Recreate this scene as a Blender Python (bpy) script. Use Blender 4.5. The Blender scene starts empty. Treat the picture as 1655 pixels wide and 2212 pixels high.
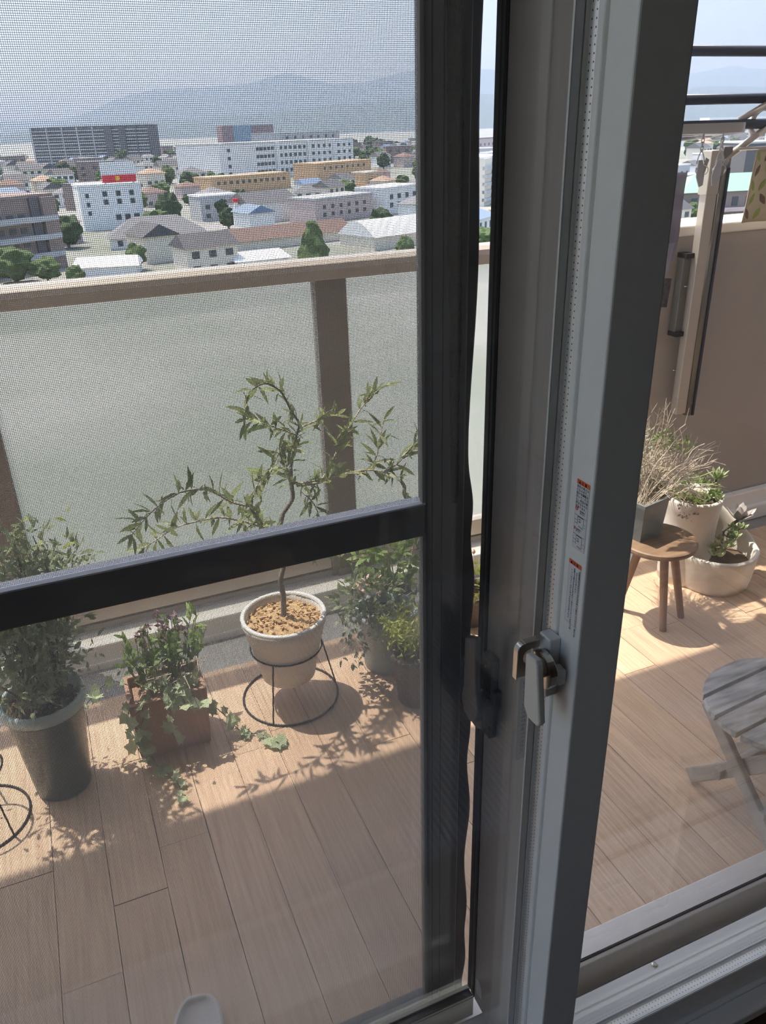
import bpy, bmesh, math, random
from mathutils import Vector, Matrix
SC = bpy.context.scene
COL = SC.collection
RND = random.Random(7)

# ------------------------------------------------------------------ camera, sky, sun, exposure
EYE = Vector((0, 0, 1.53))
PITCH, ROLL, AZ, FPX = math.radians(25.7), math.atan2(106, 3584), math.radians(22.5), 1725.0
fh = Vector((math.sin(AZ), math.cos(AZ), 0)); rt = Vector((math.cos(AZ), -math.sin(AZ), 0)); UP = Vector((0, 0, 1))
fw = fh*math.cos(PITCH) - UP*math.sin(PITCH); cu = fh*math.sin(PITCH) + UP*math.cos(PITCH)
cr = rt*math.cos(ROLL) - cu*math.sin(ROLL); cup = rt*math.sin(ROLL) + cu*math.cos(ROLL)
cam = bpy.data.cameras.new('camera'); cam.sensor_fit = 'HORIZONTAL'; cam.sensor_width = 36; cam.lens = FPX/1655*36
cam.clip_start = 0.02; cam.clip_end = 60000
camo = bpy.data.objects.new('camera', cam); COL.objects.link(camo)
camo.matrix_world = Matrix(((cr.x, cup.x, -fw.x, EYE.x), (cr.y, cup.y, -fw.y, EYE.y), (cr.z, cup.z, -fw.z, EYE.z), (0, 0, 0, 1)))
SC.camera = camo

w = bpy.data.worlds.new('sky'); SC.world = w; w.use_nodes = True
nt = w.node_tree; nt.nodes.clear()
o = nt.nodes.new('ShaderNodeOutputWorld'); bg = nt.nodes.new('ShaderNodeBackground')
SUN_DIR = Vector((.23, -.31, -1)).normalized()
sky = nt.nodes.new('ShaderNodeTexSky'); sky.sky_type = 'NISHITA'; sky.sun_disc = False
sky.sun_elevation = math.asin(-SUN_DIR.z); sky.sun_rotation = math.atan2(-SUN_DIR.x, -SUN_DIR.y)
sky.air_density = 1.2; sky.dust_density = 3.6; sky.ozone_density = 2.0; sky.altitude = 60
bg.inputs[1].default_value = .215
nt.links.new(sky.outputs[0], bg.inputs[0]); nt.links.new(bg.outputs[0], o.inputs[0])

sl = bpy.data.lights.new('sun', 'SUN'); sl.energy = 4.9; sl.angle = math.radians(.6); sl.color = (1, .92, .80)
so = bpy.data.objects.new('sun', sl); COL.objects.link(so); so.location = (0, 4, 40)
so.rotation_euler = SUN_DIR.to_track_quat('-Z', 'Y').to_euler()

vs = SC.view_settings; vs.view_transform = 'Standard'; vs.look = 'None'; vs.exposure = 1.3; vs.gamma = 1; vs.use_curve_mapping = False
cy = SC.cycles
cy.transparent_max_bounces = 48; cy.max_bounces = 12; cy.diffuse_bounces = 7; cy.glossy_bounces = 4; cy.transmission_bounces = 8
cy.volume_bounces = 1; cy.sample_clamp_indirect = 6.0
cy.caustics_reflective = False; cy.caustics_refractive = False

# ------------------------------------------------------------------ materials
def mat(name, col, rough=.6, metal=0., var=0., scale=20., bump=0., col2=None, spec=.5, stretch=None, obj_var=0., transl=0.):
    m = bpy.data.materials.new(name); m.use_nodes = True
    t = m.node_tree; b = t.nodes['Principled BSDF']; out = t.nodes['Material Output']
    b.inputs['Roughness'].default_value = rough; b.inputs['Metallic'].default_value = metal
    b.inputs['Specular IOR Level'].default_value = spec
    b.inputs['Base Color'].default_value = (*col, 1)
    src = None
    if var > 0 or col2 or bump > 0:
        c = t.nodes.new('ShaderNodeTexCoord'); n = t.nodes.new('ShaderNodeTexNoise'); n.inputs['Scale'].default_value = scale
        n.inputs['Detail'].default_value = 5
        v = c.outputs['Object']
        if stretch:
            mp = t.nodes.new('ShaderNodeMapping'); mp.inputs['Scale'].default_value = stretch
            t.links.new(v, mp.inputs[0]); v = mp.outputs[0]
            if obj_var > 0:
                oi = t.nodes.new('ShaderNodeObjectInfo'); mu = t.nodes.new('ShaderNodeMath'); mu.operation = 'MULTIPLY'; mu.inputs[1].default_value = 50
                cm = t.nodes.new('ShaderNodeCombineXYZ'); t.links.new(oi.outputs['Random'], mu.inputs[0]); t.links.new(mu.outputs[0], cm.inputs[0]); t.links.new(mu.outputs[0], cm.inputs[2])
                t.links.new(cm.outputs[0], mp.inputs['Location'])
        t.links.new(v, n.inputs['Vector'])
        r = t.nodes.new('ShaderNodeValToRGB'); r.color_ramp.elements[0].position = .3; r.color_ramp.elements[1].position = .7
        c2 = col2 or tuple(x*(1-var) for x in col)
        r.color_ramp.elements[0].color = (*c2, 1); r.color_ramp.elements[1].color = (*col, 1)
        t.links.new(n.outputs['Fac'], r.inputs[0]); src = r.outputs[0]
        if bump > 0:
            bp = t.nodes.new('ShaderNodeBump'); bp.inputs['Strength'].default_value = bump; bp.inputs['Distance'].default_value = .002
            t.links.new(n.outputs['Fac'], bp.inputs['Height']); t.links.new(bp.outputs[0], b.inputs['Normal'])
    if obj_var > 0:
        oi = t.nodes.new('ShaderNodeObjectInfo'); mr = t.nodes.new('ShaderNodeMapRange')
        mr.inputs['To Min'].default_value = 1-obj_var; mr.inputs['To Max'].default_value = 1+obj_var
        t.links.new(oi.outputs['Random'], mr.inputs[0])
        mx = t.nodes.new('ShaderNodeMix'); mx.data_type = 'RGBA'; mx.blend_type = 'MULTIPLY'; mx.inputs['Factor'].default_value = 1
        if src: t.links.new(src, mx.inputs['A'])
        else: mx.inputs['A'].default_value = (*col, 1)
        t.links.new(mr.outputs[0], mx.inputs['B']); src = mx.outputs['Result']
    if src: t.links.new(src, b.inputs['Base Color'])
    if transl > 0:
        tr = t.nodes.new('ShaderNodeBsdfTranslucent'); ms = t.nodes.new('ShaderNodeMixShader'); ms.inputs[0].default_value = transl
        if src: t.links.new(src, tr.inputs[0])
        else: tr.inputs[0].default_value = (*col, 1)
        t.links.new(b.outputs[0], ms.inputs[1]); t.links.new(tr.outputs[0], ms.inputs[2]); t.links.new(ms.outputs[0], out.inputs[0])
    return m

def glass(name, tint=(1, 1, 1), strength=1.0, dust=.012):  # dust: pale diffuse veil mixed in to lift the darks seen through panes
    m = bpy.data.materials.new(name); m.use_nodes = True; t = m.node_tree; t.nodes.clear()
    out = t.nodes.new('ShaderNodeOutputMaterial'); a = t.nodes.new('ShaderNodeBsdfTransparent'); g = t.nodes.new('ShaderNodeBsdfGlossy')
    a.inputs[0].default_value = (*tint, 1); g.inputs['Roughness'].default_value = 0.0; g.inputs[0].default_value = (strength,)*3 + (1,)
    f = t.nodes.new('ShaderNodeFresnel'); f.inputs[0].default_value = 1.45; mx = t.nodes.new('ShaderNodeMixShader')
    # the fresnel of the outer face of a pane, seen from either side
    geo = t.nodes.new('ShaderNodeNewGeometry'); io = t.nodes.new('ShaderNodeMapRange')
    io.inputs['To Min'].default_value = 1.45; io.inputs['To Max'].default_value = 1/1.45
    t.links.new(geo.outputs['Backfacing'], io.inputs[0]); t.links.new(io.outputs[0], f.inputs[0])
    t.links.new(f.outputs[0], mx.inputs[0]); t.links.new(a.outputs[0], mx.inputs[1]); t.links.new(g.outputs[0], mx.inputs[2]); du = t.nodes.new('ShaderNodeBsdfDiffuse'); du.inputs[0].default_value = (.8, .8, .8, 1); m3 = t.nodes.new('ShaderNodeMixShader'); m3.inputs[0].default_value = dust
    t.links.new(mx.outputs[0], m3.inputs[1]); t.links.new(du.outputs[0], m3.inputs[2]); t.links.new(m3.outputs[0], out.inputs[0])
    return m

def frosted(name):
    m = bpy.data.materials.new(name); m.use_nodes = True; t = m.node_tree; t.nodes.clear()
    N = t.nodes.new; L = t.links.new
    out = N('ShaderNodeOutputMaterial'); tr = N('ShaderNodeBsdfTranslucent'); di = N('ShaderNodeBsdfDiffuse'); tp = N('ShaderNodeBsdfTransparent')
    c = N('ShaderNodeTexCoord'); mp = N('ShaderNodeMapping'); mp.inputs['Rotation'].default_value = (0, math.radians(45), 0)
    L(c.outputs['Object'], mp.inputs[0]); sx = N('ShaderNodeSeparateXYZ'); L(mp.outputs[0], sx.inputs[0])
    def line(sock):
        a = N('ShaderNodeMath'); a.operation = 'MULTIPLY'; a.inputs[1].default_value = 1/.026; L(sock, a.inputs[0])
        f = N('ShaderNodeMath'); f.operation = 'FRACT'; L(a.outputs[0], f.inputs[0])
        l = N('ShaderNodeMath'); l.operation = 'LESS_THAN'; l.inputs[1].default_value = .035; L(f.outputs[0], l.inputs[0]); return l.outputs[0]
    mxm = N('ShaderNodeMath'); mxm.operation = 'MAXIMUM'; L(line(sx.outputs['X']), mxm.inputs[0]); L(line(sx.outputs['Z']), mxm.inputs[1])
    cm = N('ShaderNodeMix'); cm.data_type = 'RGBA'; cm.inputs['A'].default_value = (.34, .36, .335, 1); cm.inputs['B'].default_value = (.26, .28, .26, 1); L(mxm.outputs[0], cm.inputs['Factor'])
    n = N('ShaderNodeTexNoise'); n.inputs['Scale'].default_value = 160; L(c.outputs['Object'], n.inputs['Vector'])
    bp = N('ShaderNodeBump'); bp.inputs['Strength'].default_value = .35; bp.inputs['Distance'].default_value = .002; L(n.outputs['Fac'], bp.inputs['Height'])
    for s in (tr, di): L(cm.outputs['Result'], s.inputs[0]); L(bp.outputs[0], s.inputs['Normal'])
    tp.inputs[0].default_value = (.84, .86, .84, 1)
    m1 = N('ShaderNodeMixShader'); m1.inputs[0].default_value = .22; L(tr.outputs[0], m1.inputs[1]); L(di.outputs[0], m1.inputs[2])
    m2 = N('ShaderNodeMixShader'); m2.inputs[0].default_value = .56; L(m1.outputs[0], m2.inputs[1]); L(tp.outputs[0], m2.inputs[2])
    L(m2.outputs[0], out.inputs[0]); return m

def haze_mat(name, col, dens, acol):
    m = bpy.data.materials.new(name); m.use_nodes = True; t = m.node_tree; t.nodes.clear()
    out = t.nodes.new('ShaderNodeOutputMaterial'); s = t.nodes.new('ShaderNodeVolumeScatter')
    s.inputs['Color'].default_value = (*col, 1); s.inputs['Density'].default_value = dens; s.inputs['Anisotropy'].default_value = .3
    ab = t.nodes.new('ShaderNodeVolumeAbsorption'); ab.inputs['Color'].default_value = (*acol, 1); ab.inputs['Density'].default_value = dens
    ad = t.nodes.new('ShaderNodeAddShader'); t.links.new(s.outputs[0], ad.inputs[0]); t.links.new(ab.outputs[0], ad.inputs[1])
    t.links.new(ad.outputs[0], out.inputs['Volume']); return m

def dots_mat(name):
    """bright metal strip with two rows of tiny punched holes every 6 mm"""
    m = mat(name, (.86, .86, .84), rough=.35, metal=.45); t = m.node_tree; b = t.nodes['Principled BSDF']; N = t.nodes.new; L = t.links.new
    c = N('ShaderNodeUVMap'); s = N('ShaderNodeSeparateXYZ'); L(c.outputs[0], s.inputs[0])
    def mth(op, a, bv=None):
        n = N('ShaderNodeMath'); n.operation = op
        if isinstance(a, float): n.inputs[0].default_value = a
        else: L(a, n.inputs[0])
        if bv is not None:
            if isinstance(bv, float): n.inputs[1].default_value = bv
            else: L(bv, n.inputs[1])
        return n.outputs[0]
    fx = mth('SUBTRACT', mth('FRACT', mth('MULTIPLY', s.outputs['X'], 2.0)), .5)
    fy = mth('SUBTRACT', mth('FRACT', mth('MULTIPLY', s.outputs['Y'], 1/.006)), .5)
    d = mth('ADD', mth('POWER', fx, 2.0), mth('POWER', fy, 2.0)); h = mth('LESS_THAN', d, .018)
    mx = N('ShaderNodeMix'); mx.data_type = 'RGBA'; mx.inputs['A'].default_value = (.86, .86, .84, 1); mx.inputs['B'].default_value = (.02, .02, .02, 1); L(h, mx.inputs['Factor'])
    L(mx.outputs['Result'], b.inputs['Base Color']); return m

M = dict(
 pvc=mat('grey_plastic_frame', (.88, .88, .845), .42, var=.03, scale=60),
 bead=mat('dark_gasket', (.03, .03, .033), .5),
 silver=mat('bright_edge', (.75, .77, .75), .3),
 spacer=dots_mat('perforated_spacer'),
 bronze=mat('bronze_aluminium', (.50, .46, .425), .38, metal=.25, var=.08, scale=30, stretch=(8, 8, .4)),
 bronze_d=mat('dark_bronze_edge', (.13, .128, .128), .4, metal=.2),
 black=mat('black_rubber', (.012, .012, .014), .6),
 screenf=mat('dark_screen_frame', (.15, .153, .162), .38, metal=.1, var=.15, scale=25, stretch=(1, 1, .3)),
 scrsheen=mat('pale_screen_sheen', (.86, .85, .90), .5),  # skylight on the dark rail's top, put into the colour
 spline=mat('grey_spline_bead', (.30, .29, .27), .6),
 wire=mat('grey_fibreglass_wire', (.48, .48, .47), .6, transl=.55),
 lint=mat('dusty_lint', (.075, .07, .062), .95, var=.5, scale=260, bump=.9),
 flap=mat('navy_black_pile_flap', (.02, .021, .028), .8),
 lockd=mat('dark_bronze_lock', (.11, .112, .122), .35, metal=.35),
 lockg=mat('warm_grey_lock', (.76, .73, .66), .38),
 locks=mat('grey_lock_body', (.82, .81, .79), .42),
 steel=mat('polished_steel', (.62, .60, .55), .22, metal=1.0),
 keeper=mat('cream_zinc_keeper', (.52, .49, .42), .3, metal=.55),
 sill=mat('pale_sill', (.90, .885, .865), .45, var=.06, scale=30),
 pane=glass('clear_pane'),
 frost=frosted('wired_frosted_glass'),
 rail=mat('bronze_handrail', (.60, .54, .475), .34, metal=.15, var=.05, scale=15),
 post=mat('bronze_post', (.30, .265, .24), .5, var=.06, scale=12),
 curb=mat('painted_concrete_curb', (.95, .93, .90), .75, var=.05, scale=8, bump=.2),
 gutter=mat('grey_gutter', (.33, .325, .32), .8, var=.15, scale=14),
 plank=mat('tan_wood_plank', (.68, .50, .35), .5, scale=20, col2=(.47, .32, .215), stretch=(9, .30, 9), obj_var=.09),
 under=mat('floor_bed', (.12, .09, .07), .9),
 parapet=mat('brown_grey_render', (.42, .385, .36), .85, var=.06, scale=5, bump=.25),
 cap=mat('cream_cap', (.85, .81, .74), .8, bump=.4, scale=60),
 slab=mat('balcony_soffit', (.84, .82, .79), .9),
 wallp=mat('room_wallpaper', (.40, .33, .27), .9),
 ceil=mat('room_ceiling', (.50, .48, .46), .9),
 ifloor=mat('dark_room_floor', (.10, .055, .035), .45, var=.3, scale=6, stretch=(1, 8, 1)),
 standin=mat('blue_grey_standin', (.27, .285, .33), .95),
 label=mat('label_paper', (.80, .80, .80), .6),
 labelg=mat('clear_grey_label', (.30, .30, .29), .55),
 orange=mat('warning_orange', (.85, .16, .03), .6),
 ink=mat('black_ink', (.012, .012, .014), .7),
 red=mat('red_ink', (.75, .05, .04), .7),
 terracotta=mat('terracotta', (.40, .25, .18), .8, var=.15, scale=25),
 potgrey=mat('beige_grey_pot', (.76, .72, .66), .75, var=.08, scale=25, bump=.15),
 potdark=mat('dark_teal_pot', (.055, .085, .082), .35, var=.2, scale=14),
 potrim=mat('pale_teal_rim', (.36, .46, .45), .35),
 potblue=mat('pale_blue_pot', (.36, .46, .52), .5, var=.1, scale=20),
 potbrown=mat('dark_brown_pot', (.12, .10, .09), .6),
 soil=mat('brown_soil', (.16, .115, .08), .95, var=.5, scale=70, bump=.8),
 bark=mat('tan_bark_chips', (.70, .46, .24), .9, col2=(.30, .19, .10), scale=75, bump=.8),
 trunk=mat('grey_bark', (.28, .25, .205), .85, var=.3, scale=50, bump=.5),
 twig=mat('pale_dry_twig', (.58, .50, .40), .85, var=.2, scale=60),
 stem=mat('dark_stem', (.09, .085, .06), .8),
 olive=mat('olive_leaf', (.33, .39, .16), .4, obj_var=.45, transl=.45),
 ivy=mat('pale_ivy_leaf', (.42, .52, .33), .5, obj_var=.4, transl=.35),
 green=mat('fresh_leaf', (.24, .36, .10), .5, var=.4, scale=25, transl=.4),
 bush=mat('grey_green_leaf', (.31, .37, .21), .5, var=.4, scale=25, transl=.45),
 fern=mat('yellow_green_leaf', (.46, .52, .12), .55, var=.4, scale=25, transl=.4),
 greyleaf=mat('silver_leaf', (.42, .47, .38), .6, var=.3, scale=30, transl=.3),
 yellow=mat('yellow_leaf', (.62, .42, .03), .5, transl=.4),
 mauve=mat('faded_mauve_flower', (.30, .20, .21), .7, var=.3, scale=40, transl=.3),
 pink=mat('pink_bud', (.75, .47, .40), .6),
 succ=mat('succulent_leaf', (.34, .42, .22), .45, obj_var=.25),
 succp=mat('mauve_succulent_leaf', (.42, .40, .40), .45, obj_var=.15),
 concrete=mat('stained_white_concrete', (.88, .865, .82), .85, col2=(.64, .58, .50), scale=9, bump=.3),
 zinc=mat('blue_grey_zinc', (.24, .275, .29), .4, metal=.3, var=.15, scale=20),
 oldwood=mat('weathered_grey_wood', (.56, .54, .51), .85, col2=(.14, .135, .13), scale=9, stretch=(1.2, 7, 7), bump=.5),
 oldwood2=mat('grey_wood_leg', (.46, .41, .37), .8, var=.25, scale=12, stretch=(1, 1, 1), bump=.3),
 stool=mat('brown_stool_wood', (.30, .20, .125), .5, col2=(.18, .115, .07), scale=8, stretch=(1, 9, 1)),
 stoolleg=mat('brown_stool_leg', (.26, .15, .095), .5, var=.2, scale=15),
 wirest=mat('black_wire', (.02, .02, .022), .4, metal=.4),
 slipper=mat('pale_slipper', (.66, .645, .62), .6),
 polem=mat('navy_black_pole', (.035, .045, .075), .3, metal=.3),
 bracket=mat('champagne_aluminium', (.55, .50, .44), .35, metal=.35),
 bracketd=mat('grey_bracket', (.20, .195, .185), .4, metal=.3),
 white=mat('white_plastic', (.80, .80, .78), .4),
 hang=mat('grey_plastic_hanger', (.50, .50, .52), .4, transl=.1),
 lav=mat('lavender_grey_cloth', (.38, .37, .46), .9, transl=.25),
 tagc=mat('dark_print_cloth', (.18, .18, .20), .9, var=.8, scale=60),
 towel=mat('beige_towel', (.62, .55, .42), .9, transl=.2),
 tgreen=mat('printed_green', (.42, .52, .16), .9, transl=.2),
 tbrown=mat('printed_brown', (.20, .13, .12), .9),
 chairw=mat('pale_bent_birch', (.74, .56, .38), .45, var=.1, scale=12), chairp=mat('pale_seat_pad', (.72, .68, .66), .9),
 # town
 ground=mat('town_ground', (.33, .32, .31), .95, col2=(.15, .175, .13), scale=.02, var=.4),
 hillf=mat('forest_hill', (.05, .075, .05), 1, var=.3, scale=.003),
 c_grey=mat('grey_apartment_wall', (.12, .12, .125), .9), c_dkgrey=mat('dark_grey_wall', (.12, .12, .13), .9),
 c_slab=mat('pale_slab', (.46, .47, .48), .9), c_white=mat('white_wall', (.80, .80, .79), .9), c_cream=mat('cream_wall', (.72, .66, .56), .9),
 c_orange=mat('orange_wall', (.62, .41, .24), .9), c_brown=mat('brown_tile_wall', (.26, .205, .185), .9), c_pink=mat('pinkish_wall', (.55, .45, .43), .9),
 c_maroon=mat('maroon_wall', (.22, .14, .14), .9), c_glassb=mat('blue_tower_glass', (.16, .26, .36), .25),
 c_win=mat('dark_window', (.06, .075, .085), .25), c_redsign=mat('red_sign_band', (.72, .04, .06), .6), c_yel=mat('yellow_sign_mark', (.85, .55, .05), .6),
 r_grey=mat('grey_roof', (.20, .20, .21), .8, obj_var=.25), r_dark=mat('dark_tile_roof', (.095, .095, .10), .7, obj_var=.25), r_brown=mat('brown_roof', (.17, .11, .09), .8, obj_var=.2),
 r_white=mat('white_roof', (.78, .79, .80), .7), r_green=mat('green_metal_roof', (.24, .42, .30), .6), r_blue=mat('blue_roof', (.15, .21, .32), .6), r_rust=mat('rust_roof', (.42, .26, .19), .8),
 t_dark=mat('dark_tree_crown', (.05, .085, .035), .95, var=.5, scale=.6, bump=.3), t_mid=mat('green_tree_crown', (.10, .15, .055), .95, var=.5, scale=.6),
)

# ------------------------------------------------------------------ mesh helpers
class MB:
    def __init__(s): s.v = []; s.f = []; s.uv = None
    def add(s, vs_, fs): b = len(s.v); s.v += [tuple(p) for p in vs_]; s.f += [tuple(i+b for i in q) for q in fs]; return s
    def box(s, x0, x1, y0, y1, z0, z1):
        return s.add([(x0, y0, z0), (x1, y0, z0), (x1, y1, z0), (x0, y1, z0), (x0, y0, z1), (x1, y0, z1), (x1, y1, z1), (x0, y1, z1)],
                     [(0, 3, 2, 1), (4, 5, 6, 7), (0, 1, 5, 4), (1, 2, 6, 5), (2, 3, 7, 6), (3, 0, 4, 7)])
    def bar(s, a, b, w_, h_, up=(0, 0, 1)):
        a = Vector(a); b = Vector(b); d = (b-a).normalized(); u = Vector(up); sx = d.cross(u)
        if sx.length < 1e-4: sx = d.cross(Vector((1, 0, 0)))
        sx.normalize(); u = sx.cross(d); sx *= w_/2; u *= h_/2
        p = [a-sx-u, a+sx-u, a+sx+u, a-sx+u, b-sx-u, b+sx-u, b+sx+u, b-sx+u]
        return s.add(p, [(3, 2, 1, 0), (4, 5, 6, 7), (0, 1, 5, 4), (1, 2, 6, 5), (2, 3, 7, 6), (3, 0, 4, 7)])
    def tube(s, pts, r, n=8, closed=False):
        pts = [Vector(p) for p in pts]; k = len(pts); rr = r if isinstance(r, (list, tuple)) else [r]*k
        ref = None; rings = []
        for i, p in enumerate(pts):
            if closed: d = pts[(i+1) % k]-pts[i-1]
            else: d = pts[min(i+1, k-1)]-pts[max(i-1, 0)]
            d.normalize()
            if ref is None:
                ref = d.cross(Vector((0, 0, 1)))
                if ref.length < .1: ref = d.cross(Vector((1, 0, 0)))
            ref = (ref - d*ref.dot(d)).normalized(); q = d.cross(ref)
            rings.append([p + (ref*math.cos(2*math.pi*j/n) + q*math.sin(2*math.pi*j/n))*rr[i] for j in range(n)])
        b = len(s.v)
        for g in rings: s.v += [tuple(p) for p in g]
        for i in range(k if closed else k-1):
            i2 = (i+1) % k
            for j in range(n): s.f.append((b+i*n+j, b+i*n+(j+1) % n, b+i2*n+(j+1) % n, b+i2*n+j))
        if not closed:
            s.f.append(tuple(b+j for j in reversed(range(n)))); s.f.append(tuple(b+(k-1)*n+j for j in range(n)))
        return s
    def lathe(s, prof, c=(0, 0, 0), n=32, cap0=True, cap1=False):
        b = len(s.v); k = len(prof)
        for r, z in prof:
            for j in range(n): a = 2*math.pi*j/n; s.v.append((c[0]+r*math.cos(a), c[1]+r*math.sin(a), c[2]+z))
        for i in range(k-1):
            for j in range(n): s.f.append((b+i*n+j, b+i*n+(j+1) % n, b+(i+1)*n+(j+1) % n, b+(i+1)*n+j))
        if cap0: s.f.append(tuple(b+j for j in reversed(range(n))))
        if cap1: s.f.append(tuple(b+(k-1)*n+j for j in range(n)))
        return s
    def prism(s, pts, d):
        """polygon (3d points in a plane) pushed along d"""
        n = len(pts); b = len(s.v); d = Vector(d)
        s.v += [tuple(p) for p in pts] + [tuple(Vector(p)+d) for p in pts]
        s.f.append(tuple(b+i for i in range(n))); s.f.append(tuple(b+n+i for i in reversed(range(n))))
        for i in range(n): j = (i+1) % n; s.f.append((b+i, b+n+i, b+n+j, b+j))
        return s
    def grid(s, fn, nu, nv, wrap=False):
        b = len(s.v)
        for i in range(nu+1):
            for j in range(nv+1): s.v.append(tuple(fn(i/nu, j/nv)))
        for i in range(nu):
            for j in range(nv): s.f.append((b+i*(nv+1)+j, b+(i+1)*(nv+1)+j, b+(i+1)*(nv+1)+j+1, b+i*(nv+1)+j+1))
        return s
    def mesh(s, name, m, smooth=False):
        me = bpy.data.meshes.new(name); me.from_pydata(s.v, [], s.f); me.update()
        if m: me.materials.append(m)
        bm = bmesh.new(); bm.from_mesh(me); bmesh.ops.recalc_face_normals(bm, faces=bm.faces)
        bm.to_mesh(me); bm.free()
        if smooth:
            for p in me.polygons: p.use_smooth = True
        return me

def link(name, me, parent=None, loc=None, rot=None, mtx=None):
    ob = bpy.data.objects.new(name, me); COL.objects.link(ob)
    if parent: ob.parent = parent
    if mtx is not None: ob.matrix_local = mtx
    else:
        if loc is not None: ob.location = loc
        if rot is not None: ob.rotation_euler = rot
    return ob
def part(name, mb, m, parent=None, smooth=False, bevel=0., label=None, segs=2, solid=0., kind=None, auto=True):
    """one mesh object; geometry given in world space is moved into the parent's space"""
    if parent is not None:
        off = world_loc(parent)
        if off.length > 0: mb.v = [(x-off.x, y-off.y, z-off.z) for x, y, z in mb.v]
    me = mb.mesh(name, m, smooth); ob = link(name, me, parent)
    if solid: md = ob.modifiers.new('t', 'SOLIDIFY'); md.thickness = solid; md.offset = 0
    if bevel: md = ob.modifiers.new('b', 'BEVEL'); md.width = bevel; md.segments = segs; md.limit_method = 'ANGLE'; md.angle_limit = math.radians(40)
    if label: ob['label'] = label
    if kind: ob['kind'] = kind
    return ob
def world_loc(o_):
    v = Vector((0, 0, 0))
    while o_ is not None: v = v + o_.location; o_ = o_.parent
    return v
def tag(o_, label, cat, group=None, kind=None):
    o_['label'] = label; o_['category'] = cat
    if group: o_['group'] = group
    if kind: o_['kind'] = kind
    return o_
def thing(name, label, cat, loc=(0, 0, 0), group=None, kind=None):
    o_ = bpy.data.objects.new(name, None); COL.objects.link(o_); o_.location = loc; o_.empty_display_size = .05
    return tag(o_, label, cat, group, kind)
def struct(name, mb=None, m=None, loc=(0, 0, 0), label=None, **k):
    if mb is None:
        o_ = bpy.data.objects.new(name, None); COL.objects.link(o_); o_.location = loc
    else: o_ = part(name, mb, m, None, **k)
    o_['kind'] = 'structure'
    if label: o_['label'] = label
    return o_
def bx(*a): return MB().box(*a)

# leaf meshes: +X is the length, +Z the upper face
def leaf_mesh(name, m, L_, W_, fold=.15, curl=.1, n=4):
    mb = MB(); V = []; F = []
    for i in range(n+1):
        t = i/n; wd = W_/2*math.sin(math.pi*min(1, t*.96+.03))**.8; z = curl*L_*(t*t)*-1
        V += [(t*L_, -wd, z+fold*wd), (t*L_, 0, z), (t*L_, wd, z+fold*wd)]
    for i in range(n):
        a = i*3; F += [(a, a+3, a+4, a+1), (a+1, a+4, a+5, a+2)]
    mb.v = V; mb.f = F
    me = bpy.data.meshes.new(name); me.from_pydata(V, [], F); me.materials.append(m); me.update()
    for p in me.polygons: p.use_smooth = True
    return me
def ivy_mesh(name, m, S_):
    pts = [(0, 0), (.15, .42), (.05, .62), (.42, .45), (.62, .62), (.66, .30), (1, 0), (.66, -.30), (.62, -.62), (.42, -.45), (.05, -.62), (.15, -.42)]
    V = [(.42*S_, 0, -.03*S_)] + [(x*S_, y*S_, .06*S_*abs(y)) for x, y in pts]
    F = [(0, i+1, (i+1) % 12+1) for i in range(12)]
    me = bpy.data.meshes.new(name); me.from_pydata(V, [], F); me.materials.append(m); me.update(); return me
def orient(p, d, up, s_=1.0):
    d = Vector(d).normalized(); u = Vector(up); y = u.cross(d)
    if y.length < 1e-3: y = Vector((0, 1, 0))
    y.normalize(); z = d.cross(y)
    return Matrix(((d.x*s_, y.x*s_, z.x*s_, p[0]), (d.y*s_, y.y*s_, z.y*s_, p[1]), (d.z*s_, y.z*s_, z.z*s_, p[2]), (0, 0, 0, 1)))
def rvec(r=RND):
    while True:
        v = Vector((r.uniform(-1, 1), r.uniform(-1, 1), r.uniform(-1, 1)))
        if .05 < v.length < 1: return v.normalized()
def smooth_path(pts, k=4):
    pts = [Vector(p) for p in pts]; out = []
    for i in range(len(pts)-1):
        p0 = pts[max(i-1, 0)]; p1 = pts[i]; p2 = pts[i+1]; p3 = pts[min(i+2, len(pts)-1)]
        for j in range(k):
            t = j/k; out.append(.5*((2*p1) + (p2-p0)*t + (2*p0-5*p1+4*p2-p3)*t*t + (3*p1-p0-3*p2+p3)*t**3))
    return out + [pts[-1]]
def leaves_into(mb, pts, L_, W_, spread=.9, updir=(0, 0, 1), r=RND, droop=0.):
    """many small leaves at pts (pos, outward dir) in one mesh"""
    for p, d in pts:
        l = L_*r.uniform(.6, 1.25); wd = W_*r.uniform(.7, 1.2)
        dd = (Vector(d)*1.0 + rvec(r)*spread + Vector((0, 0, -droop))).normalized(); Mx = orient(p, dd, rvec(r)+Vector(updir))
        vs_ = [Mx @ Vector(q) for q in ((0, 0, 0), (l*.35, wd/2, .08*l), (l, 0, -.08*l), (l*.35, -wd/2, .08*l), (l*.7, wd*.36, .02*l), (l*.7, -wd*.36, .02*l))]
        mb.add(vs_, [(0, 1, 3), (1, 4, 5, 3), (4, 2, 5)])

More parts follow.
